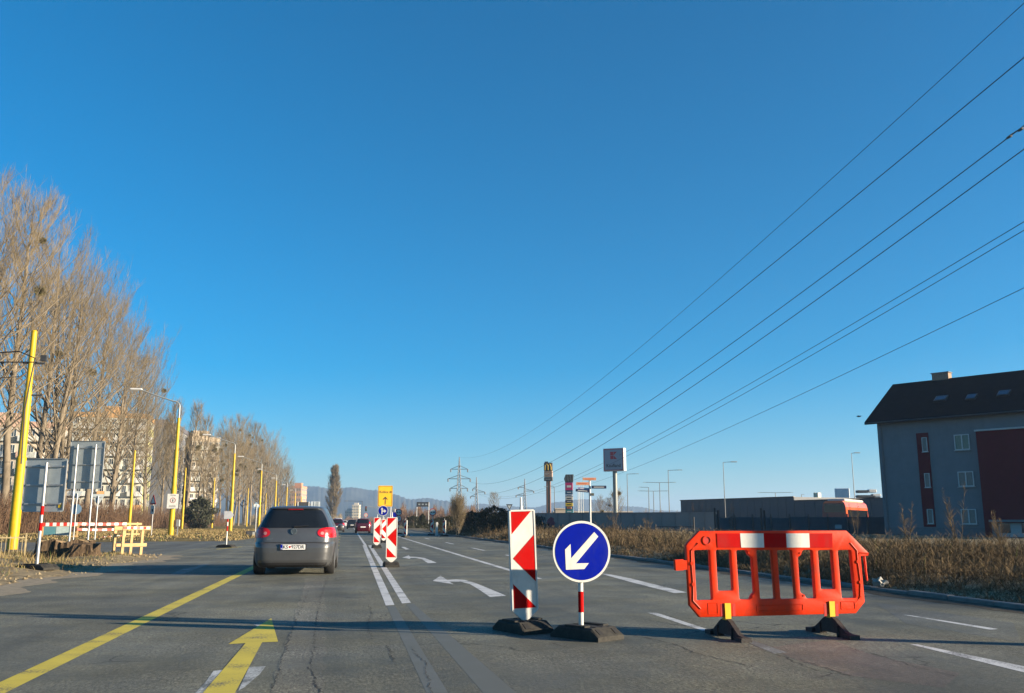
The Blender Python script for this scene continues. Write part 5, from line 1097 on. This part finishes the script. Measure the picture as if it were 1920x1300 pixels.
# ================================================================== VEGETATION
M_twig = mat('twig_bark', (.175, .138, .082), .9, var=.35, scale=.6, spec=.1, c2=(.31, .25, .155)); M_trunk = mat('poplar_bark', (.19, .155, .11), .95, var=.4, scale=2, bump=.5, bscale=9, c2=(.30, .25, .18), spec=.1, stretch=(1, 1, .3)); M_mist = mat('mistletoe', (.13, .12, .04), .9, var=.4, scale=3, c2=(.24, .20, .08))
M_gold_t = mat('twig_golden', (.24, .17, .085), .9, var=.3, scale=.6, spec=.1)
def bare_tree(seed, H, spread=.30, first=.16, nb=46, ns=7, nt=9, steep=58, stems=1, tw=1.0, thick=1.0):
    """returns (trunk mesh, crown mesh): stems, ascending limbs, branches and fine upright twigs"""
    rg = np.random.default_rng(seed); big = [[], [], [], []]; fine = [[], [], [], []]
    def seg(S, a, b, ra, rb): S[0].append(a); S[1].append(b); S[2].append(ra); S[3].append(rb)
    def unit(az, el): return np.array([math.cos(az) * math.cos(el), math.sin(az) * math.cos(el), math.sin(el)])
    for s in range(stems):
        hs_ = H * (1 if s == 0 else rg.uniform(.75, .95)); az0 = rg.uniform(0, 6.28); p = np.array([0, 0, -.2]) + (np.array([math.cos(az0), math.sin(az0), 0]) * .5 if s else 0); path = [p]; n = 14; lean = np.array([math.cos(az0), math.sin(az0), 0]) * (rg.uniform(.04, .1) if stems > 1 else rg.uniform(0, .03))
        for i in range(n): path.append(path[-1] + (np.array([0, 0, 1]) + lean + np.append(rg.normal(0, .035, 2), 0)) * (hs_ * .96 / n))
        r0 = H * .0115 * thick; rad = [r0 * (1 - i / n) ** .85 + .02 for i in range(n + 1)]
        for i in range(n): seg(big, path[i], path[i + 1], rad[i], rad[i + 1])
        m = int(nb / (1 + .6 * (stems - 1)))
        for b in range(m):
            f = first + (1 - first - .05) * ((b + rg.uniform(0, 1)) / m) ** .9; k = min(n - 1, int(f * n)); q = f * n - k; o = path[k] * (1 - q) + path[k + 1] * q
            az = b * 2.4 + rg.uniform(-.5, .5); g = (f - first) / (1 - first); env = (.45 + .55 * min(1, g / .25)) * (1 - g) ** .62 + .10
            Lb = H * spread * 1.45 * env * rg.uniform(.75, 1.15); el = R(steep - 14 + rg.uniform(-8, 10)); pt = [o]; dvec = unit(az, el); nsg = 6
            for i in range(nsg):
                el2 = min(R(84), el + R(26) * i / nsg); dvec = unit(az + rg.normal(0, .12), el2 + rg.normal(0, .07)); pt.append(pt[-1] + dvec * Lb / nsg)
            rb = max(.020, rad[k] * .30) * thick ** .5
            for i in range(nsg): seg(big if i < 5 else fine, pt[i], pt[i + 1], rb * (1 - i / nsg) + .012, rb * (1 - (i + 1) / nsg) + .012)
            for c_ in range(ns):
                fc = .22 + .76 * (c_ + rg.uniform(0, 1)) / ns; k2 = min(nsg - 1, int(fc * nsg)); o2 = pt[k2] + (pt[k2 + 1] - pt[k2]) * (fc * nsg - k2); Ls = Lb * .36 * (1.15 - fc * .6) * rg.uniform(.7, 1.3) + .5
                a2 = az + rg.uniform(-1.5, 1.5); e2 = R(rg.uniform(48, 78)); p2 = [o2]
                for i in range(3): p2.append(p2[-1] + unit(a2 + rg.normal(0, .2), min(R(87), e2 + R(7) * i)) * Ls / 3)
                for i in range(3): seg(fine, p2[i], p2[i + 1], .022 * tw * (1 - i * .22), .022 * tw * (.78 - i * .22))
                for d_ in range(nt):
                    ft = rg.uniform(.1, 1); k3 = min(2, int(ft * 3)); o3 = p2[k3] + (p2[k3 + 1] - p2[k3]) * (ft * 3 - k3); a3 = a2 + rg.uniform(-2.2, 2.2); e3 = R(rg.uniform(38, 86)); Lt = rg.uniform(.55, 1.5)
                    e = o3 + unit(a3, e3) * Lt; seg(fine, o3, e, .0115 * tw, .005 * tw)
                    if d_ % 2: u = o3 + (e - o3) * .45; seg(fine, u, u + unit(a3 + rg.uniform(-1, 1), R(rg.uniform(50, 88))) * Lt * .6, .008 * tw, .004 * tw)
    return seg_mesh('trunk', *big, M_trunk, 7), seg_mesh('crown', *fine, M_twig, 3)
def mist_mesh(seed):
    rg = np.random.default_rng(seed); k = 330; d = rg.normal(size=(k, 3)); d /= np.linalg.norm(d, axis=1, keepdims=True); a = d * rg.uniform(.0, .25, (k, 1)); b = d * rg.uniform(.38, .58, (k, 1)) + rg.normal(0, .06, (k, 3))
    return seg_mesh('mistletoe', a, b, np.full(k, .018), np.full(k, .026), M_mist, 3)
MIST = mist_mesh(4)
VAR = [bare_tree(s, 28, sp, fi, nb_, 8, 8, stp, st, .78) for s, sp, st, fi, nb_, stp in ((1, .26, 1, .20, 54, 56), (2, .31, 2, .17, 60, 52), (3, .23, 1, .28, 48, 61), (4, .28, 2, .20, 56, 56), (5, .32, 3, .16, 62, 51))]
SLIM = [bare_tree(s, 22, .13, .25, 38, 5, 7, 66, 1, 1.15) for s in (7, 8)]
random.seed(9)
def place_tree(label, x, y, h, var, mist=0, group='bare poplars left of the road', name='poplar_tree', base=28, sx=1.0, cat='tree'):
    t = thing(name, label, cat, (x, y, 0), random.uniform(0, 6.28), group); k = h / base
    a = inst(var[0], 'trunk', t, sc_=(k * sx, k * sx, k)); b = inst(var[1], 'crown', t, sc_=(k * sx, k * sx, k))
    rg = random.Random(int(x * 7 + y * 13))
    for i in range(mist):
        z = h * rg.uniform(.42, .88); rr = h * .20 * (1 - (z / h - .4) * .9) * rg.uniform(.3, 1) * sx; an = rg.uniform(0, 6.28); q = rg.uniform(.55, 1.15); inst(MIST, 'mistletoe', t, (rr * math.cos(an), rr * math.sin(an), z), rg.uniform(0, 6), (q, q, q * .9))
    return t
big_l = [(-230, 62, 27.5), (-70, 74, 30), (2, 80, 31.5), (60, 92, 31), (112, 104, 30.5), (158, 116, 30.5), (205, 128, 29), (243, 142, 27.5), (272, 158, 25)]
ORD = ['leftmost', 'second', 'third', 'fourth', 'fifth', 'sixth', 'seventh', 'eighth', 'ninth']
for i, (px, d, h) in enumerate(big_l):
    p = C(px, d); place_tree('tall bare poplar, %s from the left in the big left-hand row' % ORD[i], p.x, p.y, h, VAR[i % 5], 1 + i % 2)
for i, (px, d, h) in enumerate(((300, 165, 21), (322, 158, 22.5), (346, 172, 24), (366, 186, 23))):
    p = C(px, d); place_tree('slender bare birch-like tree, %s from the left behind the warning board pole' % ORD[i], p.x, p.y, h, SLIM[i % 2], 1, 'slender bare trees in the gap', 'slender_tree', 22)
for i, (px, d, h) in enumerate(((400, 205, 21), (424, 222, 26), (446, 240, 28.5), (468, 265, 30), (488, 300, 31), (506, 340, 29.5), (520, 390, 28.5), (531, 440, 27), (541, 520, 24))):
    p = C(px, d); place_tree('bare mistletoe-hung poplar, %s from the left in the middle row' % ORD[i], p.x, p.y, h, VAR[(i * 2 + 1) % 5], 9 if i < 5 else 2, 'bare poplars of the middle row', sx=.92)
for i, (px, d, h) in enumerate(((410, 240, 25), (434, 262, 27), (457, 292, 28), (478, 330, 28), (496, 372, 27), (512, 420, 26), (387, 225, 20))):
    p = C(px, d); place_tree('bare poplar of the second line, %s behind the mistletoe row' % ORD[i], p.x, p.y, h, VAR[(i + 2) % 5], 7 if i < 4 else 2, 'bare poplars of the second line', sx=1.0)
for i, (px, d, h) in enumerate(((552, 560, 14), (566, 560, 13), (580, 600, 13), (594, 620, 12), (604, 640, 10))):
    p = C(px, d); place_tree('small golden bare tree, %s from the left above the hatchback roof' % ORD[i], p.x, p.y, h, VAR[i % 5], 0, 'small far trees beyond the hatchback', 'far_tree', sx=1.3)
# columnar poplar
cp = bare_tree(21, 26, .17, .05, 90, 9, 11, 70, 1, 2.2)
p = C(624, 380); t = place_tree('tall columnar golden poplar at the left end of the road', p.x, p.y, 24.5, cp, 0, None, 'columnar_poplar', 26, 1.2)
# generic twiggy shrub mass
def shrub_mass(name, seed, boxes, m, hmin, hmax, r=.012, dens=1.0, blades=False):
    rg = np.random.default_rng(seed); A = []; Bv = []; 
    for (x0, x1, y0, y1, n) in boxes:
        n = int(n * dens); b = np.stack([rg.uniform(x0, x1, n), rg.uniform(y0, y1, n), np.zeros(n)], 1); h = rg.uniform(hmin, hmax, n) * (.65 + .35 * np.sin(b[:, 0] * .9 + np.cos(b[:, 1] * .7) * 2)); st = rg.uniform(0, .6, n) * h; b[:, 2] = st
        tp = b + np.stack([rg.normal(0, .28, n) * h * .5, rg.normal(0, .28, n) * h * .5, h - st], 1); A.append(b); Bv.append(tp)
    A = np.concatenate(A); Bv = np.concatenate(Bv); k = len(A)
    return seg_mesh(name, A, Bv, np.full(k, r), np.full(k, r * .4), m, 3)
M_hedge = mat('hedge_twigs', (.12, .072, .048), .95, var=.35, scale=.8, spec=.05, c2=(.20, .13, .08))
o = inst(shrub_mass('hedge', 31, [(-34, -26, 48, 80, 9000), (-38, -26.5, 80, 130, 11000), (-60, -30, 60, 110, 7000), (-36, -27, 130, 230, 9000)], M_hedge, 1.6, 4.2, .022), 'hedge'); tag(o, 'long brown leafless hedge under the left poplars', 'hedge', kind='stuff')
# conifers and evergreen shrubs
def leafy(name, seed, H, W, m, n=5200, conical=True, size=.16):
    rg = np.random.default_rng(seed); z = rg.uniform(0, 1, n) ** .9; rmax = (1 - z) ** .75 if conical else np.sqrt(np.maximum(0, 1 - (2 * z - .85) ** 2 * .9)); lump = 1 + .22 * np.sin(z * 19 + seed) ; a = rg.uniform(0, 6.28, n); lump *= 1 + .22 * np.sin(a * 3 + z * 7 + seed)
    r = W / 2 * rmax * lump * np.sqrt(rg.uniform(.25, 1.1, n)); b = np.stack([r * np.cos(a), r * np.sin(a), z * H + .05], 1); d = np.stack([np.cos(a) * .7, np.sin(a) * .7, rg.uniform(-.1, 1, n)], 1) + rg.normal(0, .5, (n, 3)); d /= np.linalg.norm(d, axis=1, keepdims=True)
    return blade_mesh(name, b, b + d * rg.uniform(.6, 1.6, (n, 1)) * size, np.full(n, size * .42), m, rg)
M_ever = mat('evergreen', (.030, .036, .016), .8, var=.5, scale=3, c2=(.075, .075, .034), spec=.2); M_yb = mat('golden_bush', (.26, .19, .075), .9, var=.3, scale=2, spec=.1)
stem = MB().tube([(0, 0, 0), (0, 0, 1.2)], [.09, .05], 7).mesh('trunk', M_trunk)
EV = [leafy('crown', 41, 2.9, 3.2, M_ever, conical=False), leafy('crown', 42, 3.4, 2.6, M_ever), leafy('crown', 43, 2.5, 3.4, M_ever, conical=False)]
for i, (px, d, k, s) in enumerate(((775, 150, 0, .95), (792, 140, 1, .9), (822, 112, 2, .85), (842, 100, 0, .8), (884, 86, 0, .95), (905, 82, 2, 1.05), (926, 78, 0, 1.1), (946, 75, 2, 1.0), (968, 76, 0, .9), (990, 80, 2, .95))):
    p = C(px, d); t = thing('evergreen_shrub', 'dark evergreen shrub, %s from the left in the roadside clump' % (ORD + ['tenth'])[i], 'shrub', (p.x, p.y, 0), i * 1.3, 'dark evergreen shrubs right of the road'); inst(EV[k], 'crown', t, sc_=(s, s, s * .74)); inst(stem, 'trunk', t)
p = C(372, 140); t = thing('evergreen_shrub', 'dark green wide evergreen behind the left yellow poles', 'shrub', (p.x, p.y, 0)); inst(leafy('crown', 47, 4.6, 4.2, mat('evergreen_left', (.035, .04, .018), .85, var=.5, scale=2, c2=(.07, .075, .035)), 6000, False, .34), 'crown', t); inst(stem, 'trunk', t)
gbm = bare_tree(51, 5.2, .36, .05, 40, 6, 7, 62, 3, .8)
p = C(861, 72); t = place_tree('golden upright bare bush left of the evergreen shrubs', p.x, p.y, 2.75, gbm, 0, None, 'golden_bush', 5.2, .8, 'bush')
for i, (px, d, h) in enumerate(((1125, 210, 7), (1143, 205, 6.5), (1160, 205, 8.5))):
    p = C(px, d); place_tree('small bare tree, %s from the left before the square red-K sign pole' % ORD[i], p.x, p.y, h, VAR[i + 1], 1 if i < 2 else 3, 'small trees by the shop signs', 'small_tree', 28, 1.1)
p = C(926, 170); place_tree('bare roadside tree between the small pylons', p.x, p.y, 6.6, VAR[2], 0, None, 'bare_tree', 28, 1.3)
# far tree line that reads as one mass
def tree_line(name, label, seed, px0, px1, d, hmin, hmax, n, m, r):
    rg = np.random.default_rng(seed); px = rg.uniform(px0, px1, n); dd = d * rg.uniform(.95, 1.08, n); a = np.array([[*C(x, q)[:2], 0] for x, q in zip(px, dd)]); env = .72 + .28 * np.sin(px * .31) * np.sin(px * .117 + 1); h = rg.uniform(.15, 1, n) ** .7 * (hmin + (hmax - hmin) * rg.uniform(.4, 1, n)) * env; a[:, 2] = h * rg.uniform(0, .75, n); b = a.copy(); b[:, 2] = h; b[:, 0] += rg.normal(0, .4, n) * r * 12; b[:, 1] += rg.normal(0, .4, n)
    o = inst(seg_mesh(name, a, b, np.full(n, r), np.full(n, r * .3), m, 3), name); return tag(o, label, 'trees', kind='stuff')
tree_line('tree_line', 'brown bare wood beyond the yellow sign', 61, 735, 905, 330, 5, 9, 5000, M_hedge, .09)
tree_line('tree_line', 'far bare poplar line behind the concrete wall', 62, 900, 1300, 480, 4, 9.5, 3800, M_hedge, .10)
tree_line('tree_line', 'far brown tree belt left of the columnar poplar', 63, 470, 640, 480, 3, 9, 5200, M_twig, .09)
tree_line('tree_line', 'far low trees around the end of the road', 64, 636, 745, 620, 2, 6.5, 2600, M_hedge, .10)
tree_line('tree_line', 'thin weeds and saplings over the warehouse side', 66, 1290, 1340, 168, 4.3, 6.0, 250, M_hedge, .02)
# dry weeds on the right verge: nobody could count them
M_w1 = mat('dry_weed', (.125, .09, .052), .95, var=.4, scale=.9, c2=(.23, .17, .10), spec=.05); M_w2 = mat('dry_weed_dark', (.10, .072, .042), .95, var=.3, scale=1.2, spec=.05); M_w4 = mat('straw', (.23, .175, .10), .95, var=.3, scale=1.5, c2=(.36, .285, .175), spec=.05); M_w3 = mat('weed_green', (.09, .12, .03), .9, var=.3, spec=.05)
rg = np.random.default_rng(71)
def weeds(n, y0, y1, x0f, x1f, hmul, seed, wid):
    y = y0 + (y1 - y0) * rg.uniform(0, 1, n) ** 1.25; x = x0f + (x1f - x0f) * rg.uniform(0, 1, n) ** 1.1
    cl = .58 + .3 * np.sin(x * 1.9 + y * .55) + .3 * np.sin(y * 1.3 - x * .7) + .2 * np.sin(y * .31 + 2) + rg.normal(0, .24, n); edge = np.clip((x - EDGE_R - .1 + .35 * np.sin(y * .9)) / 1.6, .16, 1)
    h = np.clip(cl, .18, 1.2) * hmul * edge * rg.uniform(.55, 1.15, n); z0 = np.array([zr(a, b)[2] for a, b in zip(x, y)]) - .03
    return x, y, z0, h
BB = []; TT = []; WW = []; MI = []
for n, y0, y1, x1, hm in ((22000, 7.5, 26, 16, .50), (20000, 20, 58, 18, .54), (11000, 50, 100, 20, .66)):
    x, y, z0, h = weeds(n, y0, y1, EDGE_R + .16, x1, hm, 1, .012); 
    b = np.stack([x, y, z0], 1); lean = rg.normal(0, .17, (n, 2)) * h[:, None]; e = b + np.stack([lean[:, 0], lean[:, 1], h], 1); BB.append(b); TT.append(e); WW.append(np.full(n, .005) * (1 + y / 26)); straw = (np.sin(x * .8 + y * .23) + np.sin(y * .47 - x * .31 + 1) + rg.normal(0, .5, n)) > 1.2; MI.append(np.where(straw, 3, rg.choice([0, 0, 1, 2], n, p=[.5, .2, .27, .03])))
    # side shoots and seed heads up the stalks
    for k in range(7):
        f = rg.uniform(.2, 1.0, n); sb = b + (e - b) * f[:, None]; ang = rg.uniform(0, 6.28, n); L_ = rg.uniform(.04, .17, n) * (.6 + .5 * h); sd_ = np.stack([np.cos(ang) * L_, np.sin(ang) * L_, L_ * rg.uniform(.1, 1.2, n)], 1); BB.append(sb); TT.append(sb + sd_); WW.append(np.full(n, .006) * (1 + y / 26)); MI.append(np.where(straw, 3, rg.choice([0, 1], n, p=[.72, .28])))
wm_ = blade_mesh('dry_weeds', np.concatenate(BB), np.concatenate(TT), np.concatenate(WW), [M_w1, M_w2, M_w3, M_w4], rg, np.concatenate(MI))
tag(inst(wm_, 'dry_weeds'), 'dense dry brown weeds along the right kerb', 'weeds', kind='stuff')
# a few taller weed plants that stand out
def tall_weed(label, px, d, h, seed):
    rg2 = np.random.default_rng(seed); t = thing('tall_weed', label, 'weed', C(px, d) + Vector((0, 0, .15)), 0, 'tall dry weeds'); A = []; Bv = []; st = MB()
    for s in range(5):
        a = rg2.uniform(0, 6.28); top = np.array([math.cos(a) * h * .14, math.sin(a) * h * .14, h * rg2.uniform(.75, 1)]); st.tube([(0, 0, 0), tuple(top * .5 + np.array([0, 0, .05])), tuple(top)], [.007, .005, .002], 5)
        for k in range(22): f = rg2.uniform(.35, 1); o_ = top * f; an = rg2.uniform(0, 6.28); l_ = .28 * (1.15 - f); A.append(o_); Bv.append(o_ + np.array([math.cos(an) * l_, math.sin(an) * l_, l_ * 1.1]))
    st.build('stem', M_w1, t); tag(inst(seg_mesh('branches', A, Bv, np.full(len(A), .004), np.full(len(A), .002), M_w1, 3), 'branches', t), kind='stuff')
for i, (px, d, h, lb) in enumerate(((1150, 40, 1.75, 'tall dry weed right of the blue arrow sign'), (1215, 34, 1.35, 'dry weed between the blue sign and the barrier'), (1700, 26, 1.55, 'tall dry weed before the red strip of the house'), (1795, 22, 1.95, 'tallest dry weed before the house windows'), (1370, 60, 2.2, 'dry weed before the corrugated fence, above the barrier left end'), (1605, 44, 2.0, 'dry weed beside the fence right of the barrier'), (1878, 20, 1.3, 'dry weed before the house door'))):
    tall_weed(lb, px, d, h, 80 + i)
# crumpled litter
p = G(1650, 1108); random.seed(12); bm = bmesh.new(); bmesh.ops.create_icosphere(bm, subdivisions=3, radius=.10)
for v in bm.verts: v.co *= 1 + .55 * math.sin(v.co.x * 55 + v.co.z * 31) * math.cos(v.co.y * 47 + v.co.z * 20); v.co.z = max(-.06, v.co.z * .75)
me = bpy.data.meshes.new('litter'); bm.to_mesh(me); bm.free(); me.materials.append(mat('white_litter', (.36, .35, .31), .8)); tag(inst(me, 'litter', None, (p.x, p.y, .13)), 'crumpled white litter at the foot of the weeds', 'litter')
# left verge grass, lawn grass
M_g1 = mat('dry_grass', (.27, .20, .085), .95, var=.35, scale=.9, c2=(.40, .31, .15), spec=.05); M_g2 = mat('green_grass', (.10, .13, .03), .9, var=.3, spec=.05)
def grass(name, label, n, x0, x1, y0, y1, h0, h1, zf, wd, pg, seed, keep=None):
    rg = np.random.default_rng(seed); x = rg.uniform(x0, x1, n); y = rg.uniform(y0, y1, n); c_ = np.sin(x * 1.6 + np.sin(y) * 1.2) + np.sin(y * 1.9 + x * .7); ok = c_ + rg.normal(0, .7, n) > -.35
    if keep is not None: ok &= keep(x, y)
    x, y, c_ = x[ok], y[ok], c_[ok]; n = len(x); P0 = np.array([zf(a, b) for a, b in zip(x, y)]); P0[:, 2] -= .01; h = rg.uniform(h0, h1, n) * (.8 + .25 * c_); P1 = P0 + np.stack([rg.normal(0, .5, n) * h, rg.normal(0, .5, n) * h, np.abs(h)], 1)
    return tag(inst(blade_mesh(name, P0, P1, np.full(n, wd), [M_g1, M_g2, M_w2], rg, rg.choice([0, 1, 2], n, p=[.82 - pg, pg, .18])), name), label, 'grass', kind='stuff')
grass('dry_grass', 'short dry grass tufts on the left island', 42000, -17, -6.05, 9, 34.8, .03, .13, zl, .010, .16, 91, keep=lambda x, y: x < EDGE_L - .55 - .5 * np.abs(np.sin(y * .8)) + np.random.default_rng(2).normal(0, .15, len(x)))
grass('dry_grass', 'taller dry grass around the stumps and bar fence', 9000, -17, -7.6, 15, 31, .10, .30, zl, .013, .05, 92)
grass('lawn_grass', 'dry grass blades on the golden lawn', 42000, -26, -6.6, 58, 130, .05, .16, zfield, .05, .06, 93)
# soil clods and stones along the left edge
rg3 = np.random.default_rng(95); st = MB()
for i in range(260):
    y = rg3.uniform(8, 34); x = EDGE_L - rg3.exponential(.5) + .25 * math.sin(y * .9); r = rg3.uniform(.015, .06); z = max(0, zl(x, y)[2]) if x < EDGE_L else .004; v = [(x + r * math.cos(k * 1.257 + i) * rg3.uniform(.7, 1.2), y + r * math.sin(k * 1.257 + i) * rg3.uniform(.7, 1.2), z) for k in range(5)] + [(x, y, z + r * rg3.uniform(.6, 1))]
    st.add(v, [(k, (k + 1) % 5, 5) for k in range(5)])
tag(st.build('gravel', M_soil), 'loose clods and stones at the left road edge', 'gravel', kind='stuff')
# ================================================================== PYLONS AND WIRES
M_lat = mat('pylon_steel', (.13, .14, .15), .6, .4); M_ins = mat('insulator', (.06, .055, .05), .4); M_wire = mat('wire', (.045, .045, .05), .6, .3)
def pylon(label, px, d, pyt, arms, bw=3.4, tw=.9, top=.78):
    t = thing('pylon', label, 'pylon', C(px, d), -YAW, 'lattice pylons'); h = zz(px, pyt, d); L = MB(); n = 9; r = .12 * d / 400
    wz = lambda z: bw + (tw - bw) * (z / (h * top)) if z < h * top else max(.05, tw * (1 - (z - h * top) / (h * (1 - top))))
    cor = lambda z: [Vector((sx * wz(z) / 2, sy * wz(z) / 2, z)) for sx, sy in ((-1, -1), (1, -1), (1, 1), (-1, 1))]
    zs = [h * (1 - (1 - i / 13) ** 1.15) for i in range(14)]
    for a, b in zip(zs[:-1], zs[1:]):
        ca, cb_ = cor(a), cor(b)
        for k in range(4): L.tube([ca[k], cb_[k]], r * 1.3, 4, caps=False); L.tube([ca[k], cb_[(k + 1) % 4]], r * .7, 3, caps=False); L.tube([ca[(k + 1) % 4], cb_[k]], r * .7, 3, caps=False); L.tube([cb_[k], cb_[(k + 1) % 4]], r * .6, 3, caps=False)
    L.build('tower', M_lat, t); tips = []
    for (pa_, py) in arms:
        z = zz(px, py, d); x = (pa_ - px) * d / 1731; w_ = wz(z); A_ = MB(); s = math.copysign(1, x)
        for y in (-w_ / 2, w_ / 2): A_.tube([(s * w_ / 2, y, z), (x, 0, z)], r, 4); A_.tube([(s * w_ / 2, y, z + .09 * h * .55), (x, 0, z)], r * .8, 4)
        A_.build('arm', M_lat, t); I = MB(); I.tube([(x, 0, z), (x, 0, z - h * .045)], r * 2.4, 6); I.build('insulator', M_ins, t); tips.append(at(pa_, py, d) - Vector((0, 0, h * .045)))
    return tips, at(px, pyt, d)
t1, top1 = pylon('largest lattice pylon with three pairs of arms', 860, 410, 857, ((844, 880), (876, 880), (839, 898), (881, 898), (843, 916), (876, 916)))
t2, top2 = pylon('middle lattice pylon right of the largest one', 893, 520, 895, ((886, 917), (909, 923), (882, 931)), 3.2, 1.0, .62)
t3, top3 = pylon('right lattice pylon beside the golden M sign', 984, 540, 898, ((972, 914), (1001, 921), (968, 929)), 3.2, 1.0, .62)
def wire(label, near, mid, far_p, zn, r=.022):
    """hanging conductor from the next pylon (beyond the frame) to far_p; sag chosen so that it passes mid"""
    a = at(near[0], near[1], 1.0); d0 = a - Vector((0, 0, CAM_H)); a = Vector((0, 0, CAM_H)) + d0 * ((zn - CAM_H) / d0.z); b = far_p
    def pt(s, sag): p = a.lerp(b, s); return p - Vector((0, 0, 4 * sag * s * (1 - s)))
    def scr(p): v = CM.transposed() @ (p - Vector((0, 0, CAM_H))); return 960 + FOC * v.x / -v.z, 650 - FOC * v.y / -v.z
    best = (1e9, 0)
    for k in range(0, 160):
        sag = k * .1; S = [scr(pt(s, sag)) for s in np.linspace(0, 1, 240)]; e = min(abs(q[0] - mid[0]) for q in S); q = min(S, key=lambda q: abs(q[0] - mid[0])); er = abs(q[1] - mid[1])
        if er < best[0]: best = (er, sag)
    ext = [a + (a - b) * .12 * k / 4 for k in (4, 3, 2, 1)]
    P = [e_ + Vector((0, 0, 4 * best[1] * .12 * i / 4)) for e_, i in zip(ext, (4, 3, 2, 1))] + [pt(s, best[1]) for s in np.linspace(0, 1, 60)]
    rr = r * 1.5      # bundled conductor
    w_ = MB(); w_.tube(P, rr, 5, caps=False); return tag(w_.build('power_line', M_wire, None, True), label, 'power line', 'power lines overhead')
wire('topmost power line crossing the sky', (1918, 8), (1400, 483), top1, 27, .013)
wire('second power line from the top', (1920, 108), (1400, 535), t1[1], 25, .02)
wire('third power line, carrying a small damper', (1920, 236), (1400, 625), t1[3], 22, .02)
wire('fourth power line, close below the one with the damper', (1920, 280), (1400, 655), t1[5], 21, .02)
wire('fifth power line, upper of the close lower pair', (1920, 416), (1400, 725), t2[1], 20, .017)
wire('sixth power line, lower of the close lower pair', (1920, 432), (1400, 737), t2[0], 19.5, .017)
wire('lowest power line crossing above the house', (1920, 540), (1400, 788), t3[1], 18, .017)
# damper on the third line
d0 = ray(1903, 248); d0 = d0 * ((21.8 - CAM_H) / d0.z) + Vector((0, 0, CAM_H)); t = thing('line_damper', 'small black vibration damper on the third power line', 'damper', d0, 0); u = (t1[3] - d0).normalized(); 
MB().tube([-u * .5, u * .5], .03, 6).build('bar', M_trim, t)
for s in (-1, 1): MB().tube([u * (s * .3) - Vector((0, 0, .06)), u * (s * .62) - Vector((0, 0, .06))], .075, 8).build('weight', M_trim, t)
# lamp post at the right kerb whose shadow falls across the barrier
q = (RT * 11.2 + FW * 7.2); t = thing('street_lamp', 'grey lamp post at the right kerb shading the barrier centre', 'street lamp', (q.x, q.y, 0)); MB().tube([(0, 0, 0), (0, 0, 4), (0, 0, 8)], [.12, .10, .06], 14).build('post', M_galv, t, True); MB().tube([(0, 0, 8), (-.5, 0, 8.3), (-1.5, 0, 8.4)], .04, 8).build('arm', M_galv, t, True); MB().cbox((-1.8, 0, 8.4), (.7, .25, .12), .03).build('lamp_head', M_lampg, t)
# bird
p = at(1611, 781, 60); t = thing('bird', 'small dark bird gliding left of the roof', 'bird', p, R(20)); bb = MB(); bb.tube([(0, -.16, 0), (0, -.08, .0), (0, .05, 0), (0, .17, .0), (0, .22, 0)], [.012, .04, .05, .025, .008], 8); bb.add([(0, .06, .02), (-.16, .05, .06), (-.34, -.03, .03), (-.16, -.06, .05), (0, -.07, .02), (.16, -.06, .05), (.34, -.03, .03), (.16, .05, .06)], [(0, 1, 3, 4), (1, 2, 3), (0, 4, 5, 7), (5, 6, 7)]); bb.build('body', M_trim, t)
# ================================================================== HAZE
hz = MB(); hz.box((0, 2200, 64), (12000, 7000, 130)); ho = hz.build('haze', None); ho.data.materials.clear()
hm = bpy.data.materials.new('haze_air'); hm.use_nodes = True; n = hm.node_tree.nodes; l = hm.node_tree.links; n.remove(n['Principled BSDF']); pv = n.new('ShaderNodeVolumePrincipled'); pv.inputs['Color'].default_value = (.5, .72, 1, 1); pv.inputs['Density'].default_value = 2.3e-4; pv.inputs['Anisotropy'].default_value = .2; l.new(pv.outputs[0], n['Material Output'].inputs['Volume'])
ho.data.materials.append(hm); ho['kind'] = 'stuff'; ho['label'] = 'thin blue winter haze over the plain'; ho['category'] = 'haze'
